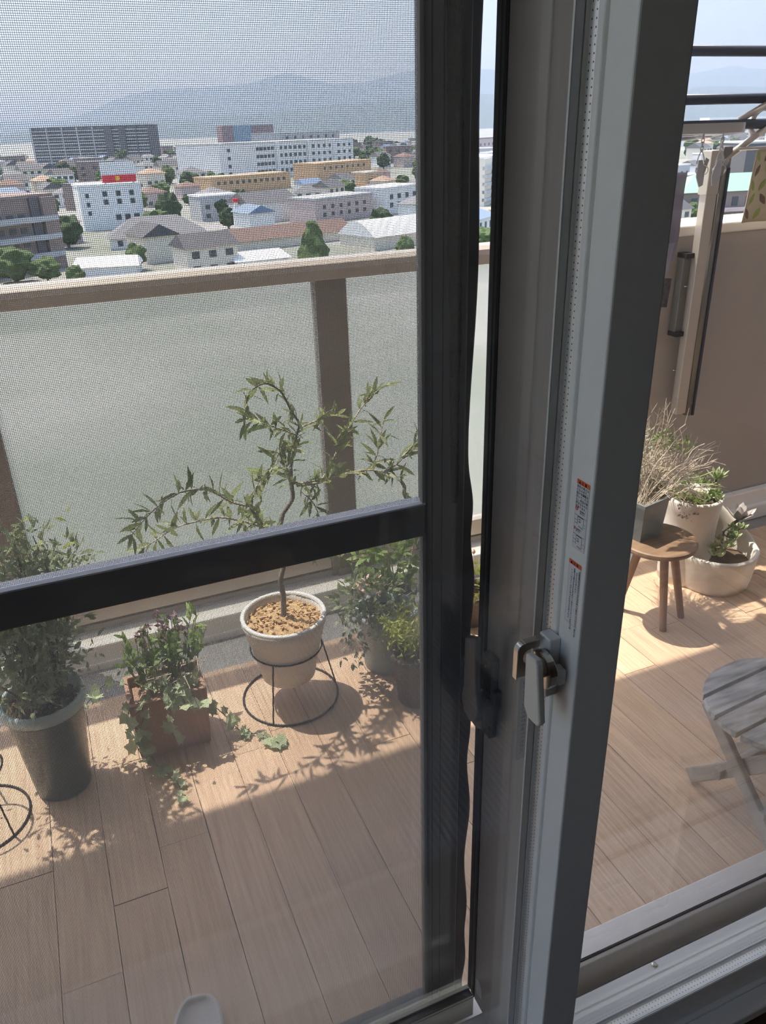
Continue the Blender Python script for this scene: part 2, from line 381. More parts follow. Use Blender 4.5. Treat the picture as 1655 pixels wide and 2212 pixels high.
# ================================================================== ROOM SHELL
XL = -1.35; ZF = .20   # room floor; the balcony floor is z = 0
struct('floor', bx(XL, 3.0, -3.4, .53, ZF-.1, ZF), M['ifloor'])
struct('ceiling', bx(XL, 3.0, -3.4, .55, 2.62, 2.72), M['ceil'])
for q in ((XL-.1, XL, -3.4, -.30, ZF-.1, 2.62), (XL-.1, XL, .48, .85, ZF-.1, 2.62), (XL-.1, XL, -.30, .48, ZF-.1, .45), (XL-.1, XL, -.30, .48, 2.40, 2.62)): struct('wall_left', bx(*q), M['wallp'])
struct('wall_right', bx(3.0, 3.1, -3.4, .85, ZF-.1, 2.62), M['wallp'])
struct('wall_back', bx(XL-.1, 3.1, -3.5, -3.4, ZF-.1, 2.72), M['wallp'])
for q in ((XL, -.50, .55, .85, 0, 2.62), (1.42, 3.0, .55, .85, 0, 2.62), (-.50, 1.42, .55, .85, 2.12, 2.62), (-.50, 1.42, .53, .575, 0, .165)): struct('wall_front', bx(*q), M['wallp'])
w7 = struct('fill_window', label='added unseen side window, left wall, for fill light')  # added window out of view, fill light for the stile side faces
f = MB(); f.box(XL-.09, XL-.01, -.30, .48, .45, .51); f.box(XL-.09, XL-.01, -.30, .48, 2.34, 2.40)
for y in (-.30, .42): f.box(XL-.09, XL-.01, y, y+.06, .51, 2.34)
part('frame', f, M['pvc'], w7)
part('pane', bx(XL-.052, XL-.048, -.24, .42, .51, 2.34), M['pane'], w7)

# ------------------------------------------------------------------ inner plastic window: frame, two sashes
fr = struct('window_1', label='grey plastic frame round the inner sliding window')
f = MB(); f.box(-.50, 1.42, .545, .648, .165, .25); f.box(-.50, -.43, .545, .655, .25, 2.06); f.box(1.35, 1.42, .545, .655, .25, 2.06); f.box(-.50, 1.42, .545, .655, 2.06, 2.12)
part('frame', f, M['pvc'], fr, bevel=.002)
part('room_ledge', bx(-.50, 1.42, .515, .545, .225, .247), M['pvc'], fr, bevel=.003)
tr = MB(); tr.box(-.43, 1.35, .6015, .604, .25, .2545); tr.box(-.43, 1.35, .6275, .629, .25, .2525)
part('track_rib', tr, M['pvc'], fr)
sc_ = MB().lathe([(.0, 0), (.005, 0), (.005, .0015), (.003, .0022), (0, .0022)], (.735, .641, .25), 16)
sc_.box(.732, .738, .6402, .6418, .2521, .2526)
part('screw', sc_, M['steel'], fr, smooth=False)

def spacer_face(name, p0, du, dv, parent):
    """flat strip: du across (12 mm), dv along; uv = (0..1, metres)"""
    p0 = Vector(p0); du = Vector(du); dv = Vector(dv); off = world_loc(parent)
    nrm = du.cross(dv).normalized()*.0012
    me = bpy.data.meshes.new(name)
    P = [p0, p0+du, p0+du+dv, p0+dv]; Q = [p+nrm for p in P]
    me.from_pydata([tuple(p-off) for p in P+Q], [], [(0, 1, 2, 3), (7, 6, 5, 4), (0, 4, 5, 1), (1, 5, 6, 2), (2, 6, 7, 3), (3, 7, 4, 0)])
    uv = me.uv_layers.new(name='UVMap'); L_ = dv.length; uvs = {0: (0, 0), 1: (1, 0), 2: (1, L_), 3: (0, L_)}
    for lp in me.loops: uv.data[lp.index].uv = uvs[lp.vertex_index % 4]
    me.materials.append(M['spacer']); return link(name, me, parent)

# right sash, nearest the room (window_2)
rs = struct('window_2', label='right sash of the inner window, nearest the room')
s = MB(); s.box(.441, .495, .55, .586, .252, 2.06); s.box(.441, .495, .590, .600, .252, 2.06); s.box(.4445, .495, .586, .590, .252, 2.06)
part('meeting_stile', s, M['pvc'], rs, bevel=.0018)
part('outer_stile', bx(1.30, 1.348, .55, .60, .252, 2.06), M['pvc'], rs, bevel=.002)
s = MB(); s.box(.495, 1.30, .55, .60, .256, .292)
part('bottom_rail', s, M['pvc'], rs, bevel=.0015)
part('glazing_bead', MB().prism([(.495, .5495, .2925), (.495, .5495, .3095), (.495, .551, .3108), (.495, .5582, .2962), (.495, .5582, .2925)], (.805, 0, 0)), M['pvc'], rs)
part('gasket', bx(.497, 1.30, .5583, .5602, .2925, .2985), M['silver'], rs)
part('top_rail', bx(.495, 1.30, .55, .60, 2.01, 2.055), M['pvc'], rs, bevel=.002)
spacer_face('spacer', (.4955, .5632, .2922), (0, .012, 0), (.8, 0, 0), rs)
part('gasket', bx(.4955, 1.30, .5765, .580, .2922, .2955), M['black'], rs)
for y in (.5605, .5755): part('pane', bx(.4955, 1.2995, y, y+.0026, .2925, 2.009), M['pane'], rs)
# left sash, one track further out (window_3)
ls = struct('window_3', label='left sash of the inner window, behind the right one')
s = MB(); s.box(.4415, .493, .6165, .631, .256, 2.055); s.box(.4455, .493, .602, .6165, .256, 2.055)
part('meeting_stile', s, M['pvc'], ls, bevel=.001)
part('gasket', bx(.4402, .4414, .6162, .6282, .26, 2.05), M['bead'], ls)
part('bright_edge', bx(.4398, .4412, .6284, .6312, .26, 2.05), M['silver'], ls)
spacer_face('spacer', (.4452, .6036, .262), (0, .0118, 0), (0, 0, 1.79), ls)
part('bottom_rail', bx(-.43, .4412, .602, .631, .264, .30), M['pvc'], ls, bevel=.0015)
part('top_rail', bx(-.43, .4412, .602, .631, 2.01, 2.055), M['pvc'], ls)
for y in (.6022, .6150): part('pane', bx(-.43, .4448, y, y+.0016, .3002, 2.009), M['pane'], ls)

# ------------------------------------------------------------------ outer bronze aluminium window
af = struct('window_4', label='bronze aluminium frame of the outer window')
f = MB(); f.box(-.50, 1.42, .66, .724, .165, .1855); f.box(-.50, -.44, .66, .79, .184, 2.08); f.box(1.36, 1.42, .66, .79, .184, 2.08); f.box(-.50, 1.42, .66, .79, 2.08, 2.12)
part('frame', f, M['bronze'], af)
st = MB(); st.box(-.50, 1.42, .7245, .8155, .100, .122); st.box(-.5, 1.42, .78, .812, .0, .1)
part('sill_plate', st, M['sill'], af, bevel=.003)
part('sill_groove', bx(.51, 1.36, .7600, .7625, .1221, .1235), M['bronze_d'], af)
ar = struct('window_5', label='right bronze aluminium sash of the outer window')
s = MB(); s.box(.453, .502, .680, .7515, .186, 2.08)
part('meeting_stile', s, M['bronze'], ar, bevel=.002)
s = MB(); s.box(.502, 1.31, .680, .690, .1875, .262); s.box(.502, 1.31, .690, .716, .1875, .205)
part('bottom_rail', s, M['bronze'], ar, bevel=.002)
part('gasket', bx(.502, 1.31, .6900, .6935, .2052, .2635), M['black'], ar)
part('outer_stile', bx(1.31, 1.358, .68, .72, .186, 2.08), M['bronze'], ar)
part('top_rail', bx(.502, 1.31, .68, .72, 2.03, 2.08), M['bronze'], ar)
part('pane', bx(.503, 1.309, .698, .701, .2052, 2.029), M['pane'], ar)
part('white_stop', MB().prism([(.4521, .727, .218), (.4521, .7415, .212), (.4521, .7455, .222), (.4521, .7455, .247), (.4521, .738, .25), (.4521, .727, .24)], (.002, 0, 0)), M['white'], ar)
al = struct('window_6', label='left bronze aluminium sash of the outer window')
s = MB(); s.box(.455, .502, .7535, .7565, .186, 2.08); s.box(.4535, .502, .7585, .7635, .186, 2.08); s.box(.456, .502, .7635, .767, .186, 2.08); s.box(.454, .502, .767, .776, .186, 2.08)
part('meeting_stile', s, M['bronze_d'], al)
part('gasket', bx(.4525, .456, .7518, .7536, .188, 2.075), M['black'], al)
s = MB(); s.box(-.44, .4535, .7535, .776, .137, .186); s.box(-.44, .4535, .7535, .757, .186, .192); s.box(-.44, .4535, .768, .776, .186, .190)
part('bottom_rail', s, M['bronze_d'], al, bevel=.001)
part('top_rail', bx(-.44, .4535, .7535, .776, 2.03, 2.08), M['bronze_d'], al)
part('pane', bx(-.44, .4535, .761, .764, .1862, 2.03), M['pane'], al)

# ------------------------------------------------------------------ balcony shell
bf = struct('balcony_floor', label='tan wood-grain plank floor of the balcony')
part('bed', bx(-3.0, 5.2, .85, 2.115, -.03, -.006), M['under'], bf)
part('bed', bx(-2.9, 5.1, .835, .85, -.03, -.007), M['under'], bf)
rr = random.Random(3)
PW = .118
for i in range(38):
    x0 = -1.05 + i*PW; cut = rr.uniform(1.15, 1.85)
    for y0, y1 in ((.836, cut-.0009), (cut+.0009, 2.113)):
        part('plank', bx(x0+.0008, x0+PW-.0008, y0, y1, -.0055, rr.uniform(-.0006, .0004)), M['plank'], bf)
rest = MB(); rest.box(-3.0, -1.051, .836, 2.113, -.0055, 0); rest.box(-1.05+38*PW, 5.2, .836, 2.113, -.0055, 0)
part('outer_planks', rest, M['plank'], bf, kind='stuff')
struct('gutter', MB().box(-3, 5.2, 2.117, 2.335, -.035, -.012), M['gutter'], label='grey drain gutter along the balcony curb')
cb = MB(); cb.box(-3, 1.995, 2.30, 2.52, -.03, .072); cb.box(-3, 1.995, 2.292, 2.302, -.03, .012)
struct('curb', cb, M['curb'], label='white painted curb below the glass railing', bevel=.006)
pw = struct('parapet_wall', label='brown-grey rendered parapet at the right end')
part('wall_body', bx(2.0, 5.2, 2.25, 2.42, -.03, 1.165), M['parapet'], pw)
part('cap', bx(1.99, 5.2, 2.243, 2.435, 1.165, 1.20), M['cap'], pw, bevel=.006)
b_ = MB(); b_.box(2.0, 5.2, 2.215, 2.2495, -.01, .115); b_.box(2.0, 5.2, 2.19, 2.2145, -.01, .055)
struct('trim_1', b_, M['curb'], label='pale plinth at the foot of the parapet', bevel=.006)
struct('balcony_ceiling', bx(-3.0, 5.2, .85, 2.39, 2.72, 2.90), M['slab'], label='slab of the balcony above')
struct('exterior_wall', MB().box(-3.0, XL-.11, .55, .85, -.03, 2.72).box(3.11, 5.2, .55, .85, -.03, 2.72), M['parapet'], label='outer wall beside the window')

# glass railing
rl = thing('railing', 'bronze balcony railing with wired frosted glass panels', 'railing', (0, 2.40, .072))
hr = MB(); prof = [(-.036, 0), (-.036, .030), (-.031, .046), (-.018, .058), (0, .064), (.018, .058), (.031, .046), (.036, .030), (.036, 0)]
hr.prism([(-3.0, 2.40+a, 1.117+b) for a, b in prof], (4.99, 0, 0)); part('handrail', hr, M['rail'], rl, bevel=.002)
for x in (-2.55, -1.40, -.275, .785, 1.88):
    p = MB(); p.box(x, x+.103, 2.385, 2.435, .0725, 1.116); part('post', p, M['post'], rl, bevel=.004)
    if x > -2.0:
        q = MB(); q.box(x+.02, x+.083, 2.378, 2.386, .0725, .10); part('post_foot', q, M['post'], rl)
for a, b in ((-2.447, -1.40), (-1.297, -.275), (-.172, .785), (.888, 1.88)):
    gp_ = part('glass_panel', bx(a-.008, b+.008, 2.408, 2.414, .155, 1.13), M['pane'], rl)
    gp_.data.materials.append(M['frost'])
    for p in gp_.data.polygons:
        if p.normal.y > .9: p.material_index = 1      # only the outer face is etched
    r_ = MB(); r_.box(a, b, 2.386, 2.43, .105, .172); part('bottom_rail', r_, M['rail'], rl, bevel=.005)
    part('lower_rib', bx(a, b, 2.38, 2.432, .084, .1045), M['post'], rl, bevel=.003)

# ------------------------------------------------------------------ insect screen
isr = thing('insect_screen', 'dark framed sliding insect screen with grey mesh', 'screen', (0, .80, .135))
s = MB(); s.box(.3832, .436, .788, .812, .136, 2.09); part('stile', s, M['screenf'], isr, bevel=.002)
s = MB(); s.box(.3905, .392, .7872, .7882, .137, 2.088); s.box(.4040, .4049, .7872, .7882, .137, 2.088); part('stile_groove', s, M['black'], isr)
s = MB(); s.box(-.46, .3831, .788, .812, 1.0745, 1.1165); part('middle_rail', s, M['screenf'], isr, bevel=.002)
part('rail_top_sheen', bx(-.46, .3831, .7892, .812, 1.1166, 1.1186), M['scrsheen'], isr)  # thin pale plate painting the sky's light on the rail top
part('bottom_rail', bx(-.46, .3831, .788, .812, .1375, .175), M['screenf'], isr)
part('top_rail', bx(-.46, .3831, .788, .812, 2.05, 2.09), M['screenf'], isr)
part('far_stile', bx(-.50, -.4601, .788, .812, .136, 2.09), M['screenf'], isr)
s = MB(); s.box(.3790, .3836, .7895, .7965, 1.119, 2.05); s.box(.3790, .3836, .7895, .7965, .176, 1.074); part('spline_bead', s, M['spline'], isr, bevel=.0008)
wr = MB(); PT = .00165; hw = .00016; hd = .00016
def wire4(x0, x1, z0, z1, y):
    wr.add([(x0, y-hd, z0), (x1, y-hd, z0), (x1, y+hd, z0), (x0, y+hd, z0), (x0, y-hd, z1), (x1, y-hd, z1), (x1, y+hd, z1), (x0, y+hd, z1)], [(0, 1, 5, 4), (1, 2, 6, 5), (2, 3, 7, 6), (3, 0, 4, 7)])
def wireh(z, y):
    wr.add([(-.459, y-hd, z-hw), (-.459, y-hd, z+hw), (-.459, y+hd, z+hw), (-.459, y+hd, z-hw), (.381, y-hd, z-hw), (.381, y-hd, z+hw), (.381, y+hd, z+hw), (.381, y+hd, z-hw)], [(0, 1, 5, 4), (1, 2, 6, 5), (2, 3, 7, 6), (3, 0, 4, 7)])
for z0, z1 in ((.176, 1.074), (1.119, 2.05)):
    n = int((.381+.459)/PT)
    for i in range(n): x = .380 - i*PT; wire4(x-hw, x+hw, z0, z1, .7985)
    for i in range(int((z1-z0)/PT)): wireh(z0+.0008+i*PT, .7990)
part('mesh', wr, M['wire'], isr, kind='stuff', label='grey woven fly mesh')
E1 = [(.4504, 2.09), (.4504, 1.639), (.4497, 1.538), (.4495, 1.426), (.448, 1.326), (.4457, 1.216), (.4455, 1.156), (.4515, 1.104), (.448, 1.053), (.4539, 1.003), (.4546, .953), (.4527, .901), (.4555, .83), (.4569, .746), (.4506, .678), (.4582, .582), (.4538, .474), (.4584, .375), (.4535, .309), (.4567, .236), (.4532, .176), (.457, .137)]
e1 = smooth_path([(a, .80, b) for a, b in E1], 5)
fl = MB()
def flapf(u, v):
    i = min(int(u*(len(e1)-1)), len(e1)-1); p = e1[i]; return (.4362 + (p.x-.4362)*v, .795 + .004*math.sin(p.z*17)*v, p.z)
fl.grid(flapf, len(e1)-1, 5)
part('pile_flap', fl, M['flap'], isr, smooth=True, solid=.0016, label='wavy navy-black sealing flap on the screen edge')
rl_ = random.Random(5); La = []; Lb = []
LN = [(1.80, .4062, .4215), (1.638, .4067, .4226), (1.517, .4084, .4268), (1.42, .4095, .4265), (1.33, .4125, .4275), (1.22, .414, .4255), (1.124, .4162, .4268), (1.108, .419, .423)]
zs = [1.80 - i*.004 for i in range(int((1.80-1.108)/.004)+1)]
def lin(z, k):
    for a, b in zip(LN, LN[1:]):
        if b[0] <= z <= a[0]: t = (a[0]-z)/(a[0]-b[0]); return a[k]+(b[k]-a[k])*t
    return LN[-1][k]
li = MB()
for z in zs: li.v += [(lin(z, 1)+rl_.uniform(-.0004, .0004), .7874, z), ((lin(z, 1)+lin(z, 2))/2, .7866, z), (lin(z, 2)+rl_.uniform(-.0012, .0006), .7874, z)]
for i in range(len(zs)-1):
    a = i*3; li.f += [(a, a+1, a+4, a+3), (a+1, a+2, a+5, a+4)]
part('lint_strip', li, M['lint'], isr, solid=.0006, label='ragged strip of grey dust and lint')

# ------------------------------------------------------------------ locks
lk = thing('crescent_lock', 'pale grey crescent lock with lever down on grey plastic stile', 'lock', (.441, .585, 1.0))
part('body', bx(.4268, .4408, .5795, .5995, .962, 1.037), M['locks'], lk, bevel=.0015)
part('safety_button', bx(.4268, .4405, .5640, .5790, .986, 1.006), M['locks'], lk, bevel=.003, segs=3)
part('red_mark', bx(.4262, .4267, .590, .597, .966, .976), M['red'], lk)
dk = MB(); C0 = Vector((.4195, .578, 1.004)); pr = []
for i in range(25):
    a = math.radians(-130 + 260*i/24); pr.append(Vector((.4145, C0.y - .0215*math.cos(a), C0.z + .0215*math.sin(a))))
pr.append(Vector((.4145, C0.y+.010, C0.z)))
dk.prism(pr, (.0095, 0, 0)); part('cam_disc', dk, M['steel'], lk, bevel=.001)
hd_ = MB(); hd_.prism([(.3965, .5795, 1.0305), (.3965, .5605, 1.0335), (.3965, .5575, 1.029), (.3965, .5465, .960), (.3965, .5500, .9545), (.3965, .5690, .9535), (.3965, .5775, .9640)], (.0085, 0, 0))
part('lever', hd_, M['lockg'], lk, bevel=.0022, segs=3)
part('lever_boss', MB().prism([(.4045, .5745+.0095*math.cos(a), 1.010+.0115*math.sin(a)) for a in [2*math.pi*i/20 for i in range(20)]], (.0105, 0, 0)), M['lockg'], lk)
kp = thing('lock_keeper', 'thin cream metal keeper plate beside the grey crescent lock', 'keeper', (.42, .599, 1.0))
kpf = []
def rc(cx_, cz_, r_, a0, a1, n=6): return [(cx_+r_*math.cos(math.radians(a0+(a1-a0)*i/n)), cz_+r_*math.sin(math.radians(a0+(a1-a0)*i/n))) for i in range(n+1)]
outl = [(.4405, 1.0345), (.4405, 1.0185), (.424, 1.0185)] + rc(.4165, 1.0085, .010, 70, 250, 8) + [(.4405, .998), (.4405, .984), (.404, .984)] + rc(.400, .989, .005, 270, 180, 4) + rc(.403, 1.0245, .0085, 180, 90, 6)
part('plate', MB().prism([(a, .5975, b) for a, b in outl], (0, .0014, 0)), M['keeper'], kp, bevel=.0004)
lipo = [(.4385, 1.0345), (.403, 1.0335)] + [(a, b) for a, b in rc(.403, 1.0245, .0085, 90, 180, 6)] + [(.3945, .989)]
lm = MB()
for (a, b), (c, d) in zip(lipo, lipo[1:]): lm.add([(a, .5975, b), (c, .5975, d), (c, .590, d), (a, .590, b)], [(0, 1, 2, 3)])
part('turned_lip', lm, M['steel'], kp, solid=.0012)
part('foot', bx(.4385, .4412, .5955, .6015, .984, 1.036), M['keeper'], kp)

dl = thing('bronze_crescent_lock', 'dark bronze crescent lock with lever up, seen through inner glass', 'lock', (.453, .73, .85))
part('body', bx(.4405, .4525, .7165, .7425, .787, .914), M['lockd'], dl, bevel=.002)
part('safety_button', bx(.4425, .4525, .7085, .7162, .840, .868), M['lockd'], dl, bevel=.0015)
for z in (.899, .797):
    part('screw', MB().prism([(.4395, .731+.0035*math.cos(a), z+.0035*math.sin(a)) for a in [2*math.pi*i/12 for i in range(12)]], (.0012, 0, 0)), M['steel'], dl)
pr = []
for i in range(25):
    a = math.radians(-140 + 280*i/24); pr.append(Vector((.4245, .729 + .0255*math.cos(a), .833 - .0255*math.sin(a))))
part('cam_disc', MB().prism(pr, (.0165, 0, 0)), M['lockd'], dl, bevel=.001)
part('lever', MB().prism([(.416, .745, .943), (.416, .7195, .957), (.416, .7165, .953), (.416, .7135, .872), (.416, .7055, .850), (.416, .712, .828), (.416, .728, .818), (.416, .744, .824), (.416, .7505, .843), (.416, .7465, .868)], (.0085, 0, 0)), M['lockd'], dl, bevel=.0025, segs=3)
part('hook', MB().tube(smooth_path([(.432, .7555, .892), (.432, .772, .886), (.432, .777, .868), (.432, .777, .835), (.432, .770, .815), (.432, .756, .808)], 4), .0032, 8), M['lockd'], dl, smooth=True)
part('hook_web', bx(.434, .436, .748, .776, .815, .884), M['lockd'], dl)

# ------------------------------------------------------------------ stickers: plane X = .441, text reads along -Y
def text(body, size, parent, origin, ux, uz, m, name='lettering', sp_=1.0, ls_=1.0):
    c = bpy.data.curves.new(name, 'FONT'); c.body = body; c.size = size; c.space_character = sp_; c.space_line = ls_; c.extrude = 0; c.offset = size*.012
    c.materials.append(m); c.resolution_u = 2
    ob = bpy.data.objects.new(name, c); COL.objects.link(ob); ob.parent = parent
    ux = Vector(ux); uz = Vector(uz); n = ux.cross(uz); p = Vector(origin) - world_loc(parent)
    me = bpy.data.meshes.new_from_object(ob); bpy.data.objects.remove(ob); me.name = name; ob = link(name, me, parent)
    ob.matrix_local = Matrix(((ux.x, uz.x, n.x, p.x), (ux.y, uz.y, n.y, p.y), (ux.z, uz.z, n.z, p.z), (0, 0, 0, 1)))
    return ob
XS = .4407
def rect(name, y0, y1, z0, z1, m, parent, lift=0.): # y0 = left (far) edge
    return part(name, bx(XS-lift-.00006, XS-lift, min(y0, y1), max(y0, y1), z0, z1), m, parent)
def dashes(parent, y0, y1, z0, z1):
    d = MB(); n = 42
    for i in range(n):
        z = z0+(z1-z0)*i/n
        for y in (y0, y1): d.box(XS-.00020, XS-.00014, y-.00012, y+.00012, z, z+(z1-z0)/n*.5)
    for i in range(12):
        y = y1+(y0-y1)*i/12; d.box(XS-.00020, XS-.00014, y, y+(y0-y1)/24, z0-.00012, z0+.00012)
    part('dotted_border', d, M['red'], parent)
def triangle(parent, y, z, s_): part('warning_triangle', MB().prism([(XS-.0003, y, z), (XS-.0003, y-s_, z), (XS-.0003, y-s_/2, z+s_*.9)], (.00008, 0, 0)), M['ink'], parent)
UX, UZ = (0, -1, 0), (0, 0, 1)
k1 = thing('warning_sticker', 'upper warning sticker with two small line drawings on stile', 'sticker', (XS, .565, 1.15))
rect('paper', .5750, .5552, 1.150, 1.2230, M['label'], k1); rect('header_band', .5750, .5552, 1.2182, 1.2230, M['orange'], k1, .0001)
triangle(k1, .5725, 1.2189, .0036); text('注 意', .0038, k1, (XS-.0003, .5680, 1.2190), UX, UZ, M['ink'])
text('赤色が見えな\nくなるまで、\n掛け金調整を\n行ってくださ\nい。内窓が脱\n落するおそれ\nがあります。', .0031, k1, (XS-.0003, .5743, 1.2148), UX, UZ, M['ink'], ls_=1.12)
text('赤色部が\n見えない', .0021, k1, (XS-.0003, .5670, 1.1908), UX, UZ, M['ink'])
text('赤色部が\n見える', .0021, k1, (XS-.0003, .5705, 1.1708), UX, UZ, M['ink'])
ring = MB().tube([(XS-.0003, .5720+.0015*math.cos(a), 1.1925+.0015*math.sin(a)) for a in [2*math.pi*i/16 for i in range(16)]], .0004, 4, closed=True); part('red_circle', ring, M['red'], k1)
cx_ = MB(); cx_.bar((XS-.0003, .5738, 1.1700), (XS-.0003, .5715, 1.1728), .0006, .0002, up=(1, 0, 0)); cx_.bar((XS-.0003, .5715, 1.1700), (XS-.0003, .5738, 1.1728), .0006, .0002, up=(1, 0, 0)); part('red_cross', cx_, M['red'], k1)
def diagram(z, h, k):
    d = MB()
    for y0, z0, y1, z1 in ((.5740, z+h, .5560, z+h), (.5695, z+h*.95, .5695, z+h*.1), (.5600, z+h*.95, .5600, z+h*.1), (.5740, z+h*.5, .5695, z+h*.5), (.5740, z+h*.2, .5695, z+h*.2), (.5600, z+h*.4, .5560, z+h*.4), (.5600, z+h*.12, .5560, z+h*.12)):
        d.bar((XS-.0003, y0, z0), (XS-.0003, y1, z1), .0002, .0001, up=(1, 0, 0))
    d.bar((XS-.0003, .5690, z+h*.92), (XS-.0003, .5608, z+h*.92), .0007, .0001, up=(1, 0, 0)); part('line_drawing', d, M['ink'], k)
    text('上枠\n上框', .0019, k, (XS-.0003, .5685, z+h*.62), UX, UZ, M['ink'], ls_=1.3); text('外れ止め', .0019, k, (XS-.0003, .5672, z-.0012), UX, UZ, M['ink'])
diagram(1.1755, .0105, k1); diagram(1.1535, .0120, k1); dashes(k1, .5744, .5558, 1.1504, 1.218)
k2 = thing('warning_sticker', 'lower warning sticker with four lines of tiny sideways text', 'sticker', (XS, .567, 1.062))
rect('paper', .5770, .5572, 1.062, 1.1352, M['label'], k2); rect('header_band', .5770, .5572, 1.1304, 1.1352, M['orange'], k2, .0001)
triangle(k2, .5745, 1.1311, .0036); text('注 意', .0038, k2, (XS-.0003, .5700, 1.1312), UX, UZ, M['ink'])
text('◎開閉時は戸先をもたず引手を持って操作してください。指はさみ\n　のおそれがあります。\n◎障子や網戸の外れ止めが正しく掛かっていることを必ず確認\n　してください。外れて落下するおそれがあります。', .0026, k2, (XS-.0003, .5598, 1.1280), (0, 0, -1), (0, -1, 0), M['ink'], ls_=1.55)
dashes(k2, .5764, .5578, 1.0624, 1.130)
k3 = thing('lock_label', 'clear grey label with two columns of print below keeper', 'label', (.475, .6798, .775))
part('film', bx(.4602, .492, .6797, .6799, .774, .906), M['labelg'], k3)
text('クレセントを閉めたあと、必ず錠に鍵が\n掛かっていることを確かめてください。', .0068, k3, (.4745, .6796, .902), (0, 0, -1), (1, 0, 0), M['ink'], ls_=1.3)
# ================================================================== BALCONY THINGS
# olive tree in its pot
OC = Vector((.468, 1.895, 0))
ol = thing('potted_olive_tree', 'young olive tree in round beige pot held by wire stand', 'potted tree', (OC.x, OC.y, .075))
part('pot', MB().lathe([(.068, .078), (.078, .085), (.093, .16), (.117, .262), (.121, .268), (.121, .286), (.112, .288), (.108, .262), (.09, .17)], OC, 40), M['potgrey'], ol, smooth=True)
part('pot_rim', MB().lathe([(.1215, .283), (.1225, .289), (.118, .293), (.1115, .291), (.1105, .284)], OC, 40, cap0=False), M['white'], ol, smooth=True, label='whitened pot rim')
sb = MB(); rs_ = random.Random(11)
sb.grid(lambda u, v: (OC.x+.109*u*math.cos(6.2832*v), OC.y+.109*u*math.sin(6.2832*v), .262+.018*(1-u)+.006*math.sin(31*u+17*v*6.28)*u), 10, 40)
part('soil', sb, M['bark'], ol, smooth=True)
chips = MB()
for i in range(170):
    a = rs_.uniform(0, 6.283); q = .104*math.sqrt(rs_.random()); z = .268+.018*(1-q/.109)
    c = Vector((OC.x+q*math.cos(a), OC.y+q*math.sin(a), z)); d = rvec(rs_); d.z *= .3; chips.bar(c-d*.006, c+d*.006, rs_.uniform(.004, .008), .003)
part('bark_chips', chips, M['bark'], ol, kind='stuff')
OLB = {
'trunk': [(0.466, 1.9, 0.248), (0.474, 1.9, 0.34), (0.471, 1.905, 0.391), (0.486, 1.91, 0.437), (0.492, 1.92, 0.489), (0.492, 1.93, 0.542), (0.503, 1.93, 0.583), (0.533, 1.93, 0.625), (0.533, 1.935, 0.672), (0.538, 1.94, 0.71)] ,
'b1': [(0.537, 1.94, 0.703), (0.552, 1.95, 0.751), (0.567, 1.96, 0.791), (0.576, 1.96, 0.822), (0.559, 1.97, 0.861), (0.54, 1.97, 0.908), (0.519, 1.97, 0.93), (0.491, 1.96, 0.945), (0.457, 1.95, 0.936), (0.438, 1.94, 0.913), (0.432, 1.94, 0.883), (0.423, 1.93, 0.857)] ,
'b2': [(0.567, 1.96, 0.791), (0.532, 1.95, 0.813), (0.493, 1.94, 0.836), (0.459, 1.93, 0.855), (0.444, 1.93, 0.866)] ,
'b3': [(0.575, 1.96, 0.809), (0.627, 1.98, 0.814), (0.667, 2.0, 0.815), (0.698, 2.01, 0.811)] ,
'b4': [(0.549, 1.94, 0.66), (0.619, 1.95, 0.652), (0.658, 1.97, 0.676), (0.689, 1.98, 0.722), (0.727, 2.0, 0.765), (0.753, 2.01, 0.792), (0.797, 2.03, 0.827), (0.838, 2.04, 0.852), (0.864, 2.05, 0.859)] ,
'b5': [(0.549, 1.94, 0.653), (0.613, 1.93, 0.655), (0.678, 1.92, 0.67), (0.743, 1.91, 0.674), (0.794, 1.9, 0.662), (0.836, 1.9, 0.633), (0.864, 1.9, 0.577)] ,
'b6': [(0.794, 1.9, 0.662), (0.837, 1.9, 0.682), (0.869, 1.89, 0.722), (0.893, 1.88, 0.755)] ,
'b7': [(0.757, 1.91, 0.671), (0.787, 1.93, 0.708), (0.803, 1.94, 0.758), (0.819, 1.95, 0.799)] ,
'b8': [(0.552, 1.95, 0.751), (0.515, 1.9, 0.787), (0.489, 1.88, 0.773), (0.462, 1.86, 0.747), (0.431, 1.84, 0.735), (0.402, 1.83, 0.706)] ,
'b9': [(0.492, 1.93, 0.542), (0.44, 1.88, 0.577), (0.412, 1.85, 0.63), (0.393, 1.83, 0.676), (0.412, 1.82, 0.715), (0.451, 1.82, 0.748)] ,
'b10': [(0.398, 1.83, 0.668), (0.341, 1.8, 0.706), (0.296, 1.78, 0.752), (0.25, 1.76, 0.774), (0.206, 1.75, 0.775), (0.159, 1.74, 0.757), (0.123, 1.74, 0.729), (0.093, 1.74, 0.7)] ,
'b11': [(0.44, 1.88, 0.574), (0.38, 1.85, 0.62), (0.317, 1.82, 0.66), (0.257, 1.8, 0.673), (0.198, 1.79, 0.672), (0.15, 1.78, 0.656), (0.115, 1.78, 0.639)] ,
'b12': [(0.564, 1.95, 0.632), (0.586, 1.92, 0.605), (0.594, 1.9, 0.576), (0.601, 1.9, 0.539)] ,
'b13': [(0.537, 1.94, 0.641), (0.517, 1.9, 0.702), (0.507, 1.87, 0.754)] ,
'b14': [(0.485, 1.91, 0.444), (0.522, 1.9, 0.463), (0.576, 1.9, 0.464), (0.63, 1.9, 0.444), (0.671, 1.9, 0.411)] ,
}
rad = {'trunk': (.0085, .0055), 'b1': (.0042, .0014), 'b4': (.0040, .0012), 'b5': (.0036, .0012), 'b9': (.0045, .0022), 'b10': (.0028, .001), 'b11': (.003, .001)}
